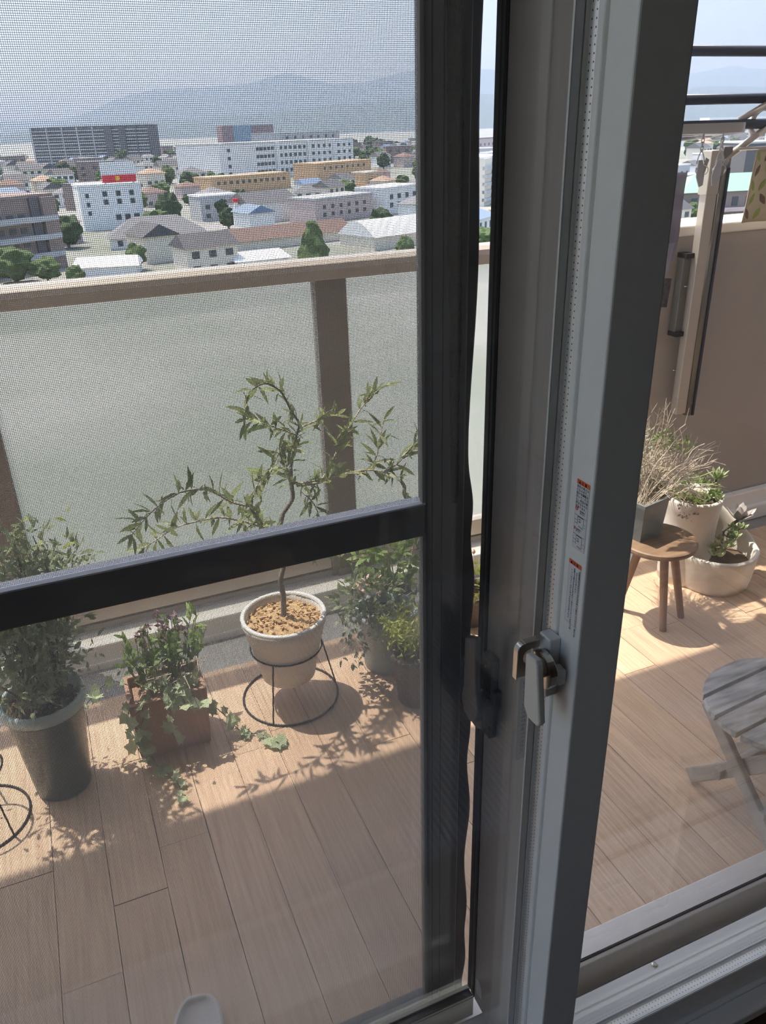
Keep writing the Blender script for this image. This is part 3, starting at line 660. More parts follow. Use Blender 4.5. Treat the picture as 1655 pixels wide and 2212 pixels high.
olv = leaf_mesh('olive_leaf', M['olive'], .060, .0122, .2, .12)
ro = random.Random(21); nleaf = 0; extra = MB(); PTS = []
for k, P_ in OLB.items():
    sp2 = smooth_path(P_, 8); r0, r1 = rad.get(k, (.0026, .001)); n = len(sp2)
    part('trunk' if k == 'trunk' else 'branch', MB().tube(sp2, [r0+(r1-r0)*i/(n-1) for i in range(n)], 7), M['trunk' if k in ('trunk', 'b9', 'b1') else 'twig'], ol, smooth=True)
    if k == 'trunk': continue
    acc = 0; step = .0165; side = 1
    for a, b in zip(sp2, sp2[1:]):
        acc += (b-a).length
        if acc < step: continue
        acc = 0; d = (b-a).normalized()
        for sgn in (1, -1):
            if ro.random() < .04: continue
            PTS.append((b, d))
            if ro.random() < .42 or nleaf >= 298: continue
            sidev = d.cross(Vector((0, 0, 1)) if side else Vector((0, 1, .2))).normalized()*sgn
            ld = (d*.55 + sidev*.8 + Vector((0, 0, .30)) + rvec(ro)*.6)
            ob = link('leaf', olv, ol, mtx=orient(b-world_loc(ol), ld, Vector((0, -.3, 1))+rvec(ro)*.9, ro.uniform(.6, 1.1))); nleaf += 1
        side = 1-side
    for q in range(2):
        if nleaf < 300: link('leaf', olv, ol, mtx=orient(Vector(sp2[-1])-world_loc(ol), (sp2[-1]-sp2[-2]).normalized()+rvec(ro)*.5, rvec(ro)+Vector((0, 0, 1)), .8)); nleaf += 1
ob_pts = [(p, (d*.5+rvec(ro)).normalized()) for p, d in PTS]
leaves_into(extra, ob_pts, .054, .0115, .55, r=ro); part('foliage', extra, M['olive'], ol, kind='stuff')
def wire_stand(name, label, c, rb, rt_, zt, a0):
    t = thing(name, label, 'plant stand', (c[0], c[1], 0))
    part('floor_ring', MB().tube([(c[0]+rb*math.cos(a), c[1]+rb*math.sin(a), .0035) for a in [6.2832*i/40 for i in range(40)]], .0032, 6, closed=True), M['wirest'], t, smooth=True)
    part('holding_ring', MB().tube([(c[0]+rt_*math.cos(a), c[1]+rt_*math.sin(a), zt) for a in [6.2832*i/40 for i in range(40)]], .0028, 6, closed=True), M['wirest'], t, smooth=True)
    for k in range(3):
        a = math.radians(a0+120*k); part('leg', MB().tube([(c[0]+rt_*math.cos(a), c[1]+rt_*math.sin(a), zt), (c[0]+rb*math.cos(a), c[1]+rb*math.sin(a), .0035)], .0026, 6), M['wirest'], t, smooth=True)
    return t
wire_stand('wire_plant_stand', 'black wire stand under the beige olive pot', (OC.x, OC.y), .141, .1035, .182, -8)
wire_stand('wire_plant_stand', 'empty black wire stand left of the dark teal pot', (-.385, 1.752), .118, .085, .16, -48)

# dark teal pot with a bushy shrub
DC = Vector((-.182, 1.80, 0))
dp = thing('potted_shrub', 'bushy grey-green shrub in tall dark teal pot', 'potted plant', tuple(DC))
part('pot', MB().lathe([(.064, 0), (.068, .004), (.092, .262), (.094, .262), (.094, .250), (.078, .24), (.076, .2)], DC, 36), M['potdark'], dp, smooth=True)
part('pot_rim', MB().lathe([(.0935, .256), (.101, .262), (.102, .286), (.097, .292), (.091, .290), (.0885, .26)], DC, 36, cap0=False), M['potrim'], dp, smooth=True, label='pale teal rim')
sb = MB(); sb.grid(lambda u, v: (DC.x+.089*u*math.cos(6.2832*v), DC.y+.089*u*math.sin(6.2832*v), .262+.006*math.sin(23*u+11*v*6.28)), 8, 30); part('soil', sb, M['soil'], dp)
dry = MB(); rd = random.Random(31); pts = []
for i in range(26): a = rd.uniform(0, 6.28); q = .08*math.sqrt(rd.random()); pts.append((Vector((DC.x+q*math.cos(a), DC.y+q*math.sin(a), .268)), Vector((math.cos(a), math.sin(a), .3))))
leaves_into(dry, pts, .028, .011, 1.0, r=rd); part('dry_leaves', dry, M['terracotta'], dp, kind='stuff')
fol = MB(); st_ = 0; pts = []
for i in range(17):
    a = rd.uniform(0, 6.28); b0 = DC+Vector((.05*math.cos(a)*rd.random(), .05*math.sin(a)*rd.random(), .26))
    top = DC + Vector((rd.gauss(.0, .115), rd.gauss(.05, .08), rd.uniform(.50, .80))); top.x = min(max(top.x, DC.x-.22), DC.x+.19); top.y = min(top.y, 2.30)
    mid = b0.lerp(top, .5)+Vector((rd.uniform(-.03, .03), rd.uniform(-.03, .03), .05)); pth = smooth_path([b0, mid, top], 7); n = len(pth)
    if i == 3: pth = smooth_path([DC+Vector((.045, 0, .26)), DC+Vector((.052, .02, .42)), DC+Vector((.055, .03, .60)), DC+Vector((.02, .03, .64))], 6); n = len(pth)
    part('stem', MB().tube(pth, [.0035+( .0012-.0035)*k/(n-1) for k in range(n)] if i != 3 else [.007]*n, 6), M['stem'], dp, smooth=True); st_ += 1
    for k in range(3, n):
        for q in range(11):
            side = rvec(rd)*rd.uniform(.01, .055); pts.append((pth[k]+side, side.normalized()+Vector((0, 0, .3))))
leaves_into(fol, pts, .033, .011, .7, r=rd, droop=.15); part('foliage', fol, M['bush'], dp, kind='stuff')
lo = MB(); pts = [(DC+Vector((rd.gauss(0, .08), rd.gauss(0, .07), rd.uniform(.30, .5))), rvec(rd)) for i in range(420)]
leaves_into(lo, pts, .026, .009, .8, r=rd); part('foliage', lo, M['bush'], dp, kind='stuff')
yl = leaf_mesh('yellow_leaf', M['yellow'], .03, .011); yg = leaf_mesh('lime_leaf', M['fern'], .034, .011)
link('leaf', yl, dp, mtx=orient((.03, .0, .49), (1, 0, .5), (0, -1, .3)))['label'] = 'one bright yellow leaf'
for i in range(26): link('leaf', yg, dp, mtx=orient((rd.uniform(-.14, .16), rd.uniform(-.04, .1), rd.uniform(.60, .77)), rvec(rd)+Vector((0, 0, .4)), (0, -.6, 1), rd.uniform(.7, 1.1)))

# terracotta box with ivy and faded flowers
IC = Vector((.112, 1.86, 0))
iv = thing('ivy_planter', 'square terracotta planter trailing variegated ivy and faded flowers', 'potted plant', tuple(IC))
p = MB(); W0, W1 = .094, .102; D0, D1 = .064, .071; Hh = .19
def ringq(w_, d_, z): return [(IC.x-w_, IC.y-d_, z), (IC.x+w_, IC.y-d_, z), (IC.x+w_, IC.y+d_, z), (IC.x-w_, IC.y+d_, z)]
p.add(ringq(W0, D0, 0)+ringq(W1, D1, Hh)+ringq(W1-.012, D1-.012, Hh)+ringq(W1-.014, D1-.014, Hh-.03), [(0, 3, 2, 1)]+[(i+4*k, (i+1) % 4+4*k, (i+1) % 4+4*(k+1), i+4*(k+1)) for k in range(3) for i in range(4)]+[(12, 13, 14, 15)])
part('box', p, M['terracotta'], iv, bevel=.003)
ri = random.Random(41)
tuft = MB(); pts = []
for i in range(46):
    a = Vector((IC.x+ri.uniform(-.075, .085), IC.y+ri.uniform(-.04, .045), .17)); top = a+Vector((ri.uniform(-.045, .07), ri.uniform(-.02, .07), ri.uniform(.09, .19)))
    for k in range(5): pts.append((a.lerp(top, .45+.13*k), Vector((ri.uniform(-1, 1), ri.uniform(-1, 1), .8))))
    tuft.tube([a, a.lerp(top, .5)+Vector((0, 0, .012)), top], [.0016, .0013, .0009], 4)
leaves_into(tuft, pts, .040, .013, .6, r=ri); part('foliage', tuft, M['green'], iv, kind='stuff')
dryb = MB()
for i in range(26):
    a = Vector((IC.x+ri.uniform(-.04, .085), IC.y+ri.uniform(-.06, .02), .18)); dryb.tube([a, a+Vector((ri.uniform(-.03, .03), ri.uniform(-.03, .0), .06)), a+Vector((ri.uniform(-.05, .06), ri.uniform(-.05, .01), ri.uniform(.02, .10)))], .0012, 4)
part('dry_stalks', dryb, M['twig'], iv, kind='stuff')
for i in range(13):
    c = IC+Vector((ri.uniform(-.05, .10), ri.uniform(.0, .11), ri.uniform(.30, .365))); fm = MB(); leaves_into(fm, [(c+rvec(ri)*.006, rvec(ri)) for q in range(12)], .016, .009, .5, r=ri); fm.tube([c, c-Vector((.005, .02, .06))], .0009, 4)
    part('flower_head', fm, M['mauve'], iv)
ivm = [ivy_mesh('ivy_leaf', M['ivy'], .036)]
vines = [
 [(.03, 1.80, .20), (.045, 1.785, .17), (.034, 1.785, .13), (.036, 1.785, .10), (.032, 1.783, .07), (.040, 1.775, .04), (.050, 1.75, .012), (.072, 1.712, .008), (.090, 1.66, .008), (.095, 1.60, .008)],
 [(.02, 1.81, .20), (.0, 1.78, .15), (.008, 1.778, .10), (.012, 1.785, .06), (.02, 1.78, .02)],
 [(.09, 1.80, .195), (.10, 1.775, .19), (.11, 1.78, .15), (.105, 1.775, .10), (.11, 1.772, .06)],
 [(.02, 1.86, .21), (-.02, 1.875, .225), (-.065, 1.872, .20), (-.10, 1.865, .17)],
 [(.16, 1.79, .195), (.188, 1.775, .165), (.225, 1.790, .12), (.262, 1.806, .05), (.29, 1.785, .012), (.335, 1.755, .008), (.368, 1.712, .008), (.40, 1.702, .008)],
 [(.14, 1.80, .19), (.15, 1.776, .17), (.16, 1.774, .14)]]
for vi, P_ in enumerate(vines):
    sp2 = smooth_path(P_, 6); part('vine', MB().tube(sp2, .0013, 5), M['stem'], iv, smooth=True); acc = 0
    for a, b in zip(sp2, sp2[1:]):
        acc += (b-a).length
        if acc < .016: continue
        acc = 0; low = b.z < .03
        ld = Vector((ri.uniform(-1, 1), ri.uniform(-1, .3), ri.uniform(-.3, .25))); up_ = Vector((ri.uniform(-.3, .3), -.9 if not low else -.2, .55 if not low else 1.0))
        pos = b+Vector((0, -.006, .006)); link('leaf', ivm[0], iv, mtx=orient(pos-IC, ld, up_, ri.uniform(.5, 1.05)))
for i in range(34):
    pos = Vector((ri.uniform(-.07, .10), ri.uniform(-.085, .02), ri.uniform(.185, .235))); link('leaf', ivm[0], iv, mtx=orient(pos, rvec(ri)+Vector((0, -.5, 0)), (ri.uniform(-.4, .4), -.6, .8), ri.uniform(.5, 1.1)))

# pots to the right, beside the screen frame
def simple_pot(c, r0, r1, h, m, parent, rim=None):
    part('pot', MB().lathe([(r0, 0), (r0+.003, .004), (r1, h-.02), (r1+.006, h-.02), (r1+.006, h), (r1-.004, h), (r1-.006, h-.04)], c, 30), m, parent, smooth=True)
    sb = MB(); sb.grid(lambda u, v: (c[0]+(r1-.007)*u*math.cos(6.2832*v), c[1]+(r1-.007)*u*math.sin(6.2832*v), c[2]+h-.03+.004*math.sin(19*u+9*v*6.28)), 6, 24); part('soil', sb, M['soil'], parent)
def cloud(n, c, sx, sy, sz, r, up=.3):
    out = []
    for i in range(n):
        v = rvec(r)*(.5+.5*r.random()); out.append((Vector(c)+Vector((v.x*sx, v.y*sy, v.z*sz)), v+Vector((0, 0, up))))
    return out
rp_ = random.Random(51)
C1 = Vector((.80, 1.925, 0)); t1 = thing('potted_trailer', 'pale blue pot with trailing silver and green plants beside screen frame', 'potted plant', tuple(C1))
simple_pot(C1, .072, .090, .20, M['potblue'], t1)
g = MB(); leaves_into(g, cloud(330, C1+Vector((-.05, -.01, .255)), .13, .09, .07, rp_), .030, .013, .8, r=rp_); part('foliage', g, M['bush'], t1, kind='stuff')
g = MB(); leaves_into(g, cloud(60, C1+Vector((-.06, -.10, .20)), .05, .04, .03, rp_), .026, .014, .8, r=rp_)
for k in range(5):
    x0 = C1.x-.115-.012*k
    for q in range(14): g_ = Vector((x0+rp_.uniform(-.016, .016), C1.y-.07+rp_.uniform(-.02, .02), .26-.013*q)); leaves_into(g, [(g_, Vector((rp_.uniform(-1, 1), -.5, -.5)))], .022, .012, .6, r=rp_)
part('trailing_stems', g, M['greyleaf'], t1, kind='stuff')
g = MB(); leaves_into(g, cloud(26, C1+Vector((-.06, -.03, .30)), .05, .05, .03, rp_), .016, .010, .8, r=rp_); part('flowers', g, M['pink'], t1, kind='stuff')
C2 = Vector((.805, 1.725, 0)); t2 = thing('potted_fern', 'yellow-green feathery plant in dark pot behind screen edge', 'potted plant', tuple(C2))
simple_pot(C2, .052, .068, .17, M['potbrown'], t2)
g = MB()
for i in range(190):
    a = rp_.uniform(0, 6.28); l = rp_.uniform(.04, .12); tip = C2+Vector((l*math.cos(a), l*math.sin(a)*.8, .19+rp_.uniform(.0, .10))); b0 = C2+Vector((.04*math.cos(a), .04*math.sin(a), .19))
    leaves_into(g, [(b0.lerp(tip, .3+.14*k)+Vector((0, 0, .03*math.sin(3.1*(.3+.14*k)))), tip-b0) for k in range(6)], .022, .005, .7, r=rp_)
part('foliage', g, M['fern'], t2, kind='stuff')
C3 = Vector((.905, 2.06, 0)); t3 = thing('potted_leafy_plant', 'tall fresh green leafy plant against the frosted glass', 'potted plant', tuple(C3))
simple_pot(C3, .04, .05, .17, M['potbrown'], t3)
g = MB(); leaves_into(g, cloud(190, C3+Vector((-.05, -.02, .31)), .12, .09, .13, rp_), .048, .019, .8, r=rp_); part('foliage', g, M['green'], t3, kind='stuff')
g = MB()
for i in range(9):
    a = rp_.uniform(0, 6.28); g.tube(smooth_path([C3+Vector((.02*math.cos(a), .02*math.sin(a), .16)), C3+Vector((.05*math.cos(a), .05*math.sin(a), .3)), C3+Vector((.1*math.cos(a), .08*math.sin(a), rp_.uniform(.38, .47)))], 4), .0018, 5)
part('stems', g, M['twig'], t3)
C4 = Vector((1.15, 2.02, 0)); t4 = thing('potted_bud_plant', 'small plant with pink buds in gap beside screen', 'potted plant', tuple(C4))
simple_pot(C4, .05, .07, .12, M['potbrown'], t4)
g = MB(); leaves_into(g, cloud(150, C4+Vector((-.02, -.02, .17)), .10, .08, .06, rp_), .03, .014, .8, r=rp_); part('foliage', g, M['fern'], t4, kind='stuff')
for i in range(7):
    q = C4+Vector((rp_.uniform(-.07, .05), rp_.uniform(-.05, .04), rp_.uniform(.22, .29))); b = MB(); b.lathe([(.001, -.008), (.0055, -.003), (.006, .003), (.002, .009)], q, 10); b.tube([q-Vector((0, 0, .006)), q-Vector((.004, .004, .07))], .0011, 4); part('bud', b, M['pink'], t4, smooth=True)

# slipper at the door
SL = Vector((.008, 1.002, 0)); t = thing('slipper', 'pale rubber slipper on balcony floor by the sill', 'slipper', tuple(SL))
def outline(n, grow=0.):
    out = []
    for i in range(n):
        a = 2*math.pi*i/n; ca, sa = math.cos(a), math.sin(a); x = .049*math.copysign(abs(ca)**.62, ca); y = .112*math.copysign(abs(sa)**.80, sa); out.append((x*(1+grow/.049), y*(1+grow/.112)))
    return out
rot = math.radians(-12)
def rxy(x, y): return (SL.x-.008+x*math.cos(rot)-y*math.sin(rot), SL.y-.048+x*math.sin(rot)+y*math.cos(rot))
n = 40; mb = MB(); rings = [(outline(n, -.004), .0), (outline(n, .0), .006), (outline(n, .001), .026), (outline(n, -.002), .034), (outline(n, -.008), .034), (outline(n, -.011), .026)]
for o_, z in rings: mb.v += [(*rxy(x, y), z) for x, y in o_]
for k in range(len(rings)-1):
    for i in range(n): mb.f.append((k*n+i, k*n+(i+1) % n, (k+1)*n+(i+1) % n, (k+1)*n+i))
mb.f.append(tuple(range(n))); mb.f.append(tuple((len(rings)-1)*n+i for i in reversed(range(n)))); part('sole', mb, M['slipper'], t, smooth=True)
def strapf(u, v):
    a = math.pi*v; x = .054*math.cos(a); z = .020+.050*math.sin(a); y = -.002-.085*u + .012*math.sin(a)*(1-2*u); return (*rxy(x, y), z)
sm = MB(); sm.grid(strapf, 6, 16); part('strap', sm, M['slipper'], t, smooth=True, solid=.006)

# ------------------------------------------------------------------ right side: stool, zinc pot, boot planter, folding stool
ST = Vector((1.70, 1.775, 0)); t = thing('round_stool', 'low round brown wooden stool with worn top carrying zinc pot', 'stool', tuple(ST))
part('seat', MB().lathe([(.118, .283), (.124, .287), (.126, .294), (.124, .301), (.118, .3035)], ST, 40, cap1=True), M['stool'], t, bevel=0)
part('apron', MB().lathe([(.07, .268), (.085, .284)], ST, 24, cap1=True), M['stoolleg'], t)
for fx_, fy_ in ((1.693, 1.689), (1.802, 1.726), (1.640, 1.862)):
    tp = Vector((ST.x+(fx_-ST.x)*.45, ST.y+(fy_-ST.y)*.45, .284)); part('leg', MB().tube([(fx_, fy_, 0), tuple(tp)], [.0115, .0145], 14), M['stoolleg'], t, smooth=False)
ZC = Vector((1.668, 1.838, .3035)); t = thing('zinc_pot_plant', 'square blue-grey pot of dry pale twigs on round stool', 'potted plant', tuple(ZC))
hb, ht, hh = .052, .062, .135; p = MB()
def rq(w_, z, ro=math.radians(12)):
    return [(ZC.x+w_*(math.cos(ro)*a-math.sin(ro)*b), ZC.y+w_*(math.sin(ro)*a+math.cos(ro)*b), ZC.z+z) for a, b in ((-1, -1), (1, -1), (1, 1), (-1, 1))]
p.add(rq(hb, 0)+rq(ht-.001, hh-.012)+rq(ht+.003, hh-.012)+rq(ht+.003, hh)+rq(ht-.004, hh)+rq(ht-.006, hh-.03), [(0, 3, 2, 1)]+[(i+4*k, (i+1) % 4+4*k, (i+1) % 4+4*(k+1), i+4*(k+1)) for k in range(5) for i in range(4)]+[(20, 21, 22, 23)])
part('pot', p, M['zinc'], t)
rz = random.Random(61); tw = MB()
base = ZC+Vector((0, 0, .11))
for i in range(230):
    a0 = base+Vector((rz.uniform(-.045, .045), rz.uniform(-.045, .045), 0)); dirv = Vector((rz.uniform(.1, 1.15), rz.uniform(-.25, .85), rz.uniform(-.02, .75))).normalized(); l = rz.uniform(.10, .27)
    mid = a0+dirv*l*.5+Vector((0, 0, .03)); end = a0+dirv*l+rvec(rz)*.02; tw.tube(smooth_path([a0, mid+rvec(rz)*.012, mid.lerp(end, .5)+rvec(rz)*.014, end], 3), .0010, 3)
    for q in range(3): s0 = mid.lerp(end, rz.random()); tw.tube([s0, s0+(dirv+rvec(rz)*1.3)*.028], .0007, 3)
part('twigs', tw, M['twig'], t, kind='stuff')
for i in range(24):
    a0 = base+Vector((rz.uniform(.03, .16), rz.uniform(-.02, .12), rz.uniform(.08, .14))); end = a0+Vector((rz.uniform(-.09, .10), rz.uniform(-.02, .05), rz.uniform(.08, .17))); s = MB(); s.tube([a0, a0.lerp(end, .5)+Vector((.006, 0, .01)), end], [.0016, .0013, .0008], 5)
    for q in range(2): s0 = a0.lerp(end, .5+.25*q); s.tube([s0, s0+Vector((rz.uniform(.01, .04)*rz.choice((-1, 1)), 0, .03))], [.0014, .0008], 4)
    part('upright_twig', s, M['twig'], t)
for c in ((.09, .03, .30), (.215, .06, .245), (.05, .0, .15)):
    g = MB(); leaves_into(g, cloud(70, ZC+Vector(c), .03, .03, .03, rz), .018, .005, .7, r=rz); part('green_tuft', g, M['green'], t, kind='stuff')
g = MB(); leaves_into(g, cloud(200, ZC+Vector((.01, .06, .24)), .06, .05, .13, rz), .016, .005, .7, r=rz); part('silver_sprigs', g, M['greyleaf'], t, kind='stuff')

BC = Vector((2.00, 1.945, 0)); t = thing('boot_planter', 'white stained concrete boot-shaped planter full of succulents', 'planter', tuple(BC))
part('shaft', MB().lathe([(.088, 0), (.089, .03), (.090, .2), (.096, .29), (.102, .325), (.098, .332), (.088, .330), (.082, .28)], BC, 36), M['concrete'], t, smooth=True)
PC = Vector((2.075, 1.89, 0))
def pocket(u, v):
    ang = math.radians(-215 + 300*v); out = .135+.012*math.cos(ang+1.2)
    zr = .135 + .20*max(0, (v-.62)/.38)**1.4 - .02*max(0, .2-v)
    prof = [(0.86, 0), (.93, .012), (.98, .3), (1.03, .75), (1.06, 1.0), (.99, 1.03), (.93, .97), (.88, .6), (.84, .35)]
    i = min(int(u*(len(prof)-1)), len(prof)-2); f_ = u*(len(prof)-1)-i; r_ = prof[i][0]+(prof[i+1][0]-prof[i][0])*f_; z = prof[i][1]+(prof[i+1][1]-prof[i][1])*f_
    lob = 1+.05*max(0, math.cos(3*ang))*(1-u)
    return (PC.x+out*r_*lob*math.cos(ang), PC.y+out*r_*lob*math.sin(ang), zr*z)
pk = MB(); pk.grid(pocket, 16, 44); part('toe_pocket', pk, M['concrete'], t, smooth=True)
part('pocket_base', MB().lathe([(.112, 0), (.118, .012), (.126, .085), (.0, .1)], PC, 30), M['soil'], t)
sb = MB(); sb.grid(lambda u, v: (BC.x+.086*u*math.cos(6.2832*v), BC.y+.086*u*math.sin(6.2832*v), .305+.008*math.sin(19*u+9*v*6.28)), 6, 24); part('soil', sb, M['soil'], t)
rb_ = random.Random(71)
def fat_leaf(name, m, L_, W_, T_):
    mb = MB(); mb.grid(lambda u, v: (L_*u, W_/2*math.sin(math.pi*min(1, .12+.88*u))**.7*math.cos(6.2832*v), T_/2*math.sin(math.pi*min(1, .12+.88*u))**.7*math.sin(6.2832*v)+.25*L_*u*u), 6, 8); return mb.mesh(name, m, True)
fl1 = fat_leaf('fat_leaf', M['succ'], .027, .012, .006); fl2 = fat_leaf('broad_fat_leaf', M['succp'], .058, .030, .007)
def rosette(c, me, n, s_, tilt, parent, name='succulent_leaf'):
    for i in range(n):
        a = i*2.399; e_ = .25+1.1*i/n; d = Vector((math.cos(a)*math.cos(e_), math.sin(a)*math.cos(e_), math.sin(e_)))+Vector(tilt)*.5
        link(name, me, parent, mtx=orient(Vector(c)-world_loc(parent), d, (0, 0, 1), s_*(1-.35*i/n)))
rosette(PC+Vector((.12, .015, .205)), fl2, 13, 1.25, (.2, -.5, .2), t)
part('rosette_stem', MB().tube([PC+Vector((.07, .03, .10)), PC+Vector((.075, .035, .16)), PC+Vector((.12, .015, .205))], .006, 8), M['stem'], t)
for i in range(20):
    x = -.07+.0085*i+rb_.uniform(-.01, .01); rosette(PC+Vector((x, -.088+.05*(x+.055)/.15+rb_.uniform(-.01, .045), (.150+.035*(x+.055)/.15+rb_.uniform(0, .02)))), fl1, 11, rb_.uniform(.8, 1.15), (0, -.5, .3), t)
for i in range(6): rosette(BC+Vector((.03+rb_.uniform(0, .055), -.05+rb_.uniform(-.02, .03), .325+rb_.uniform(0, .015))), fl1, 8, .8, (.2, -.5, .3), t)
fl3 = fat_leaf('long_fat_leaf', M['succ'], .042, .012, .006)
rosette(BC+Vector((.085, -.01, .375)), fl3, 18, 1.3, (.3, -.3, .2), t); part('rosette_stem', MB().tube([BC+Vector((.05, -.01, .30)), BC+Vector((.07, -.012, .345)), BC+Vector((.085, -.01, .378))], .005, 8), M['stem'], t)
g = MB(); leaves_into(g, cloud(430, BC+Vector((-.015, -.02, .355)), .10, .085, .05, rb_), .017, .008, .9, r=rb_); part('sedum_cushion', g, M['green'], t, kind='stuff')
g = MB(); leaves_into(g, cloud(60, BC+Vector((-.085, -.06, .315)), .03, .035, .05, rb_), .012, .008, .9, r=rb_); part('reddish_sprigs', g, M['mauve'], t, kind='stuff')

# folding slatted stool, weathered
FC = Vector((1.374, .993, 0)); FZ = .32; FR = .1605; RA = math.radians(5.7)
t = thing('folding_stool', 'weathered grey folding stool with round slatted seat', 'stool', tuple(FC))
slw = .0535; gap = .009
def frot(x, y, z): return (FC.x+x*math.cos(RA)-y*math.sin(RA), FC.y+x*math.sin(RA)+y*math.cos(RA), z)
for k in range(5):
    y1 = FR - k*(slw+gap); y0 = y1-slw; N_ = 9
    ys = [y0+(y1-y0)*i/N_ for i in range(N_+1)]
    L_ = [(-math.sqrt(max(FR*FR-y*y, 0.0004)), y) for y in ys]; R_ = [(-a+.03, b) for a, b in reversed(L_)]
    part('slat', MB().prism([frot(a, b, FZ) for a, b in L_+R_], (0, 0, -.017)), M['oldwood'], t, bevel=.0015)
for x in (-.040, .10): part('under_batten', MB().bar(frot(x, -.12, FZ-.028), frot(x, .12, FZ-.028), .022, .020), M['oldwood2'], t)
for x in (-.062, .125): part('leg', MB().bar(frot(x, .145, .016), frot(x, -.118, FZ-.040), .018, .040, up=(0, .6, .8)), M['oldwood2'], t, bevel=.004)
for x in (-.084, .147): part('leg', MB().bar(frot(x, .118, FZ-.040), frot(x, -.122, .016), .018, .036, up=(0, -.6, .8)), M['oldwood2'], t, bevel=.004)
part('stretcher', MB().bar(frot(-.09, .055, .105), frot(.15, .055, .105), .02, .028), M['oldwood2'], t, bevel=.003)
part('stretcher', MB().bar(frot(-.095, -.075, .085), frot(.155, -.075, .085), .02, .028), M['oldwood2'], t, bevel=.003)

# ------------------------------------------------------------------ laundry gear on the parapet
PX, PY = 2.150, 2.205
t = thing('laundry_post', 'champagne aluminium laundry pole bracket fixed to the parapet', 'bracket', (PX, PY, .53))
part('post', bx(PX-.050, PX-.004, PY-.016, PY+.016, .535, 1.43), M['bracket'], t, bevel=.003)
part('side_tube', MB().tube([(PX+.012, PY-.006, .525), (PX+.012, PY-.006, 1.40)], .0155, 14), M['bracketd'], t, smooth=True)
part('dark_channel', bx(PX+.0205, PX+.030, PY-.024, PY-.002, .525, 1.38), M['polem'], t)
part('wall_plate', bx(PX-.082, PX-.048, PY+.012, PY+.046, .84, 1.105), M['bracketd'], t, bevel=.002)
for z in (.835, 1.105): part('plate_cap', bx(PX-.084, PX-.046, PY+.0, PY+.0465, z-.008, z+.008), M['black'], t)
for z in (.70, 1.0): part('bolt', MB().lathe([(.006, 0), (.006, .004)], (PX-.062, PY+.010, z), 10, cap1=True), M['steel'], t)
part('post_cover', bx(PX-.056, PX-.006, PY-.022, PY+.02, 1.30, 1.435), M['bracket'], t, bevel=.003)
part('pivot', bx(PX-.004, PX+.034, PY-.02, PY+.018, 1.37, 1.445), M['bracketd'], t, bevel=.004)
part('arm', MB().tube([(PX+.01, PY-.01, 1.405), (2.285, 2.19, 1.478), (2.42, 2.16, 1.56)], .011, 12), M['bracket'], t, smooth=True)
part('brace', MB().tube([(2.20, 2.20, 1.52), (2.30, 2.185, 1.565)], .010, 10), M['bracket'], t, smooth=True)
RC_ = Vector((2.288, 2.19, 1.515)); ov = [(RC_.x+.028*math.cos(a)+.010*math.sin(a), RC_.y-.012*math.cos(a), RC_.z+.040*math.sin(a)) for a in [6.2832*i/28 for i in range(28)]]
part('holding_ring', MB().tube(ov, [.0095]*28, 8, closed=True), M['white'], t, smooth=True, label='white pole holding ring')
part('ring_clamp', MB().tube([(2.325, 2.175, 1.455), (2.335, 2.175, 1.50), (2.335, 2.175, 1.55)], [.012, .016, .012], 10), M['bracketd'], t, smooth=True)
def pole(y, z, x0, x1, label):
    t = thing('laundry_pole', label, 'pole', (x0, y, z)); part('tube', MB().tube([(x0, y, z), (x1, y, z)], .0155, 16), M['polem'], t, smooth=True)
    part('end_cap', MB().tube([(x0-.02, y, z), (x0+.015, y, z)], .0175, 16), M['black'], t, smooth=True); return t
pole(2.20, 1.716, 1.80, 4.6, 'navy-black laundry pole crossing the sky, upper one')
pole(2.20, 1.583, 1.80, 4.6, 'navy-black laundry pole crossing the hills, lower one')
pole(2.19, 1.508, 1.86, 2.60, 'short dark pole through the white holding ring')
for i, x in enumerate((1.86, 3.9)):
    t = thing('pole_hanger', 'metal strap from slab carrying the laundry poles, ' + ('behind dark stile' if i == 0 else 'far right end'), 'hanger', (x, 2.20, 2.72))
    part('strap', MB().box(x-.008, x+.008, 2.216, 2.222, 1.48 if i == 0 else 1.56, 2.72), M['bracketd'], t)
    part('hook', MB().tube([(x, 2.216, 1.700), (x, 2.20, 1.698), (x, 2.184, 1.708)], .003, 6), M['bracketd'], t)
    part('hook', MB().tube([(x, 2.216, 1.567), (x, 2.20, 1.565), (x, 2.184, 1.575)], .003, 6), M['bracketd'], t)
    if i == 0: part('hook', MB().tube([(x+.01, 2.216, 1.492), (x+.01, 2.19, 1.4905), (x+.01, 2.17, 1.50)], .003, 6), M['bracketd'], t)

HX, HY, HZ = 1.775, 2.06, 1.478
t = thing('pinch_hanger', 'grey plastic clothes hanger frame with chained clips', 'hanger', (HX, HY, HZ))
def rrect(w_, d_, r_, n=6):
    out = []
    for cx2, cy2, a0 in ((w_-r_, d_-r_, 0), (-w_+r_, d_-r_, 90), (-w_+r_, -d_+r_, 180), (w_-r_, -d_+r_, 270)):
        for i in range(n+1): a = math.radians(a0+90*i/n); out.append((cx2+r_*math.cos(a), cy2+r_*math.sin(a)))
    return out
A_ = rrect(.215, .125, .04); B_ = rrect(.180, .092, .025); n = len(A_); mb = MB(); tl = lambda x, y: -.10*y
for ol_, z in ((A_, 0), (A_, .026), ([(x*.985, y*.985) for x, y in A_], .026), ([(x*.985, y*.985) for x, y in A_], .003), (B_, .003), (B_, 0)):
    mb.v += [(HX+x, HY+y, HZ+z+tl(x, y)) for x, y in ol_]
for k in range(6):
    for i in range(n): mb.f.append((k*n+i, k*n+(i+1) % n, ((k+1) % 6)*n+(i+1) % n, ((k+1) % 6)*n+i))
part('frame', mb, M['hang'], t)
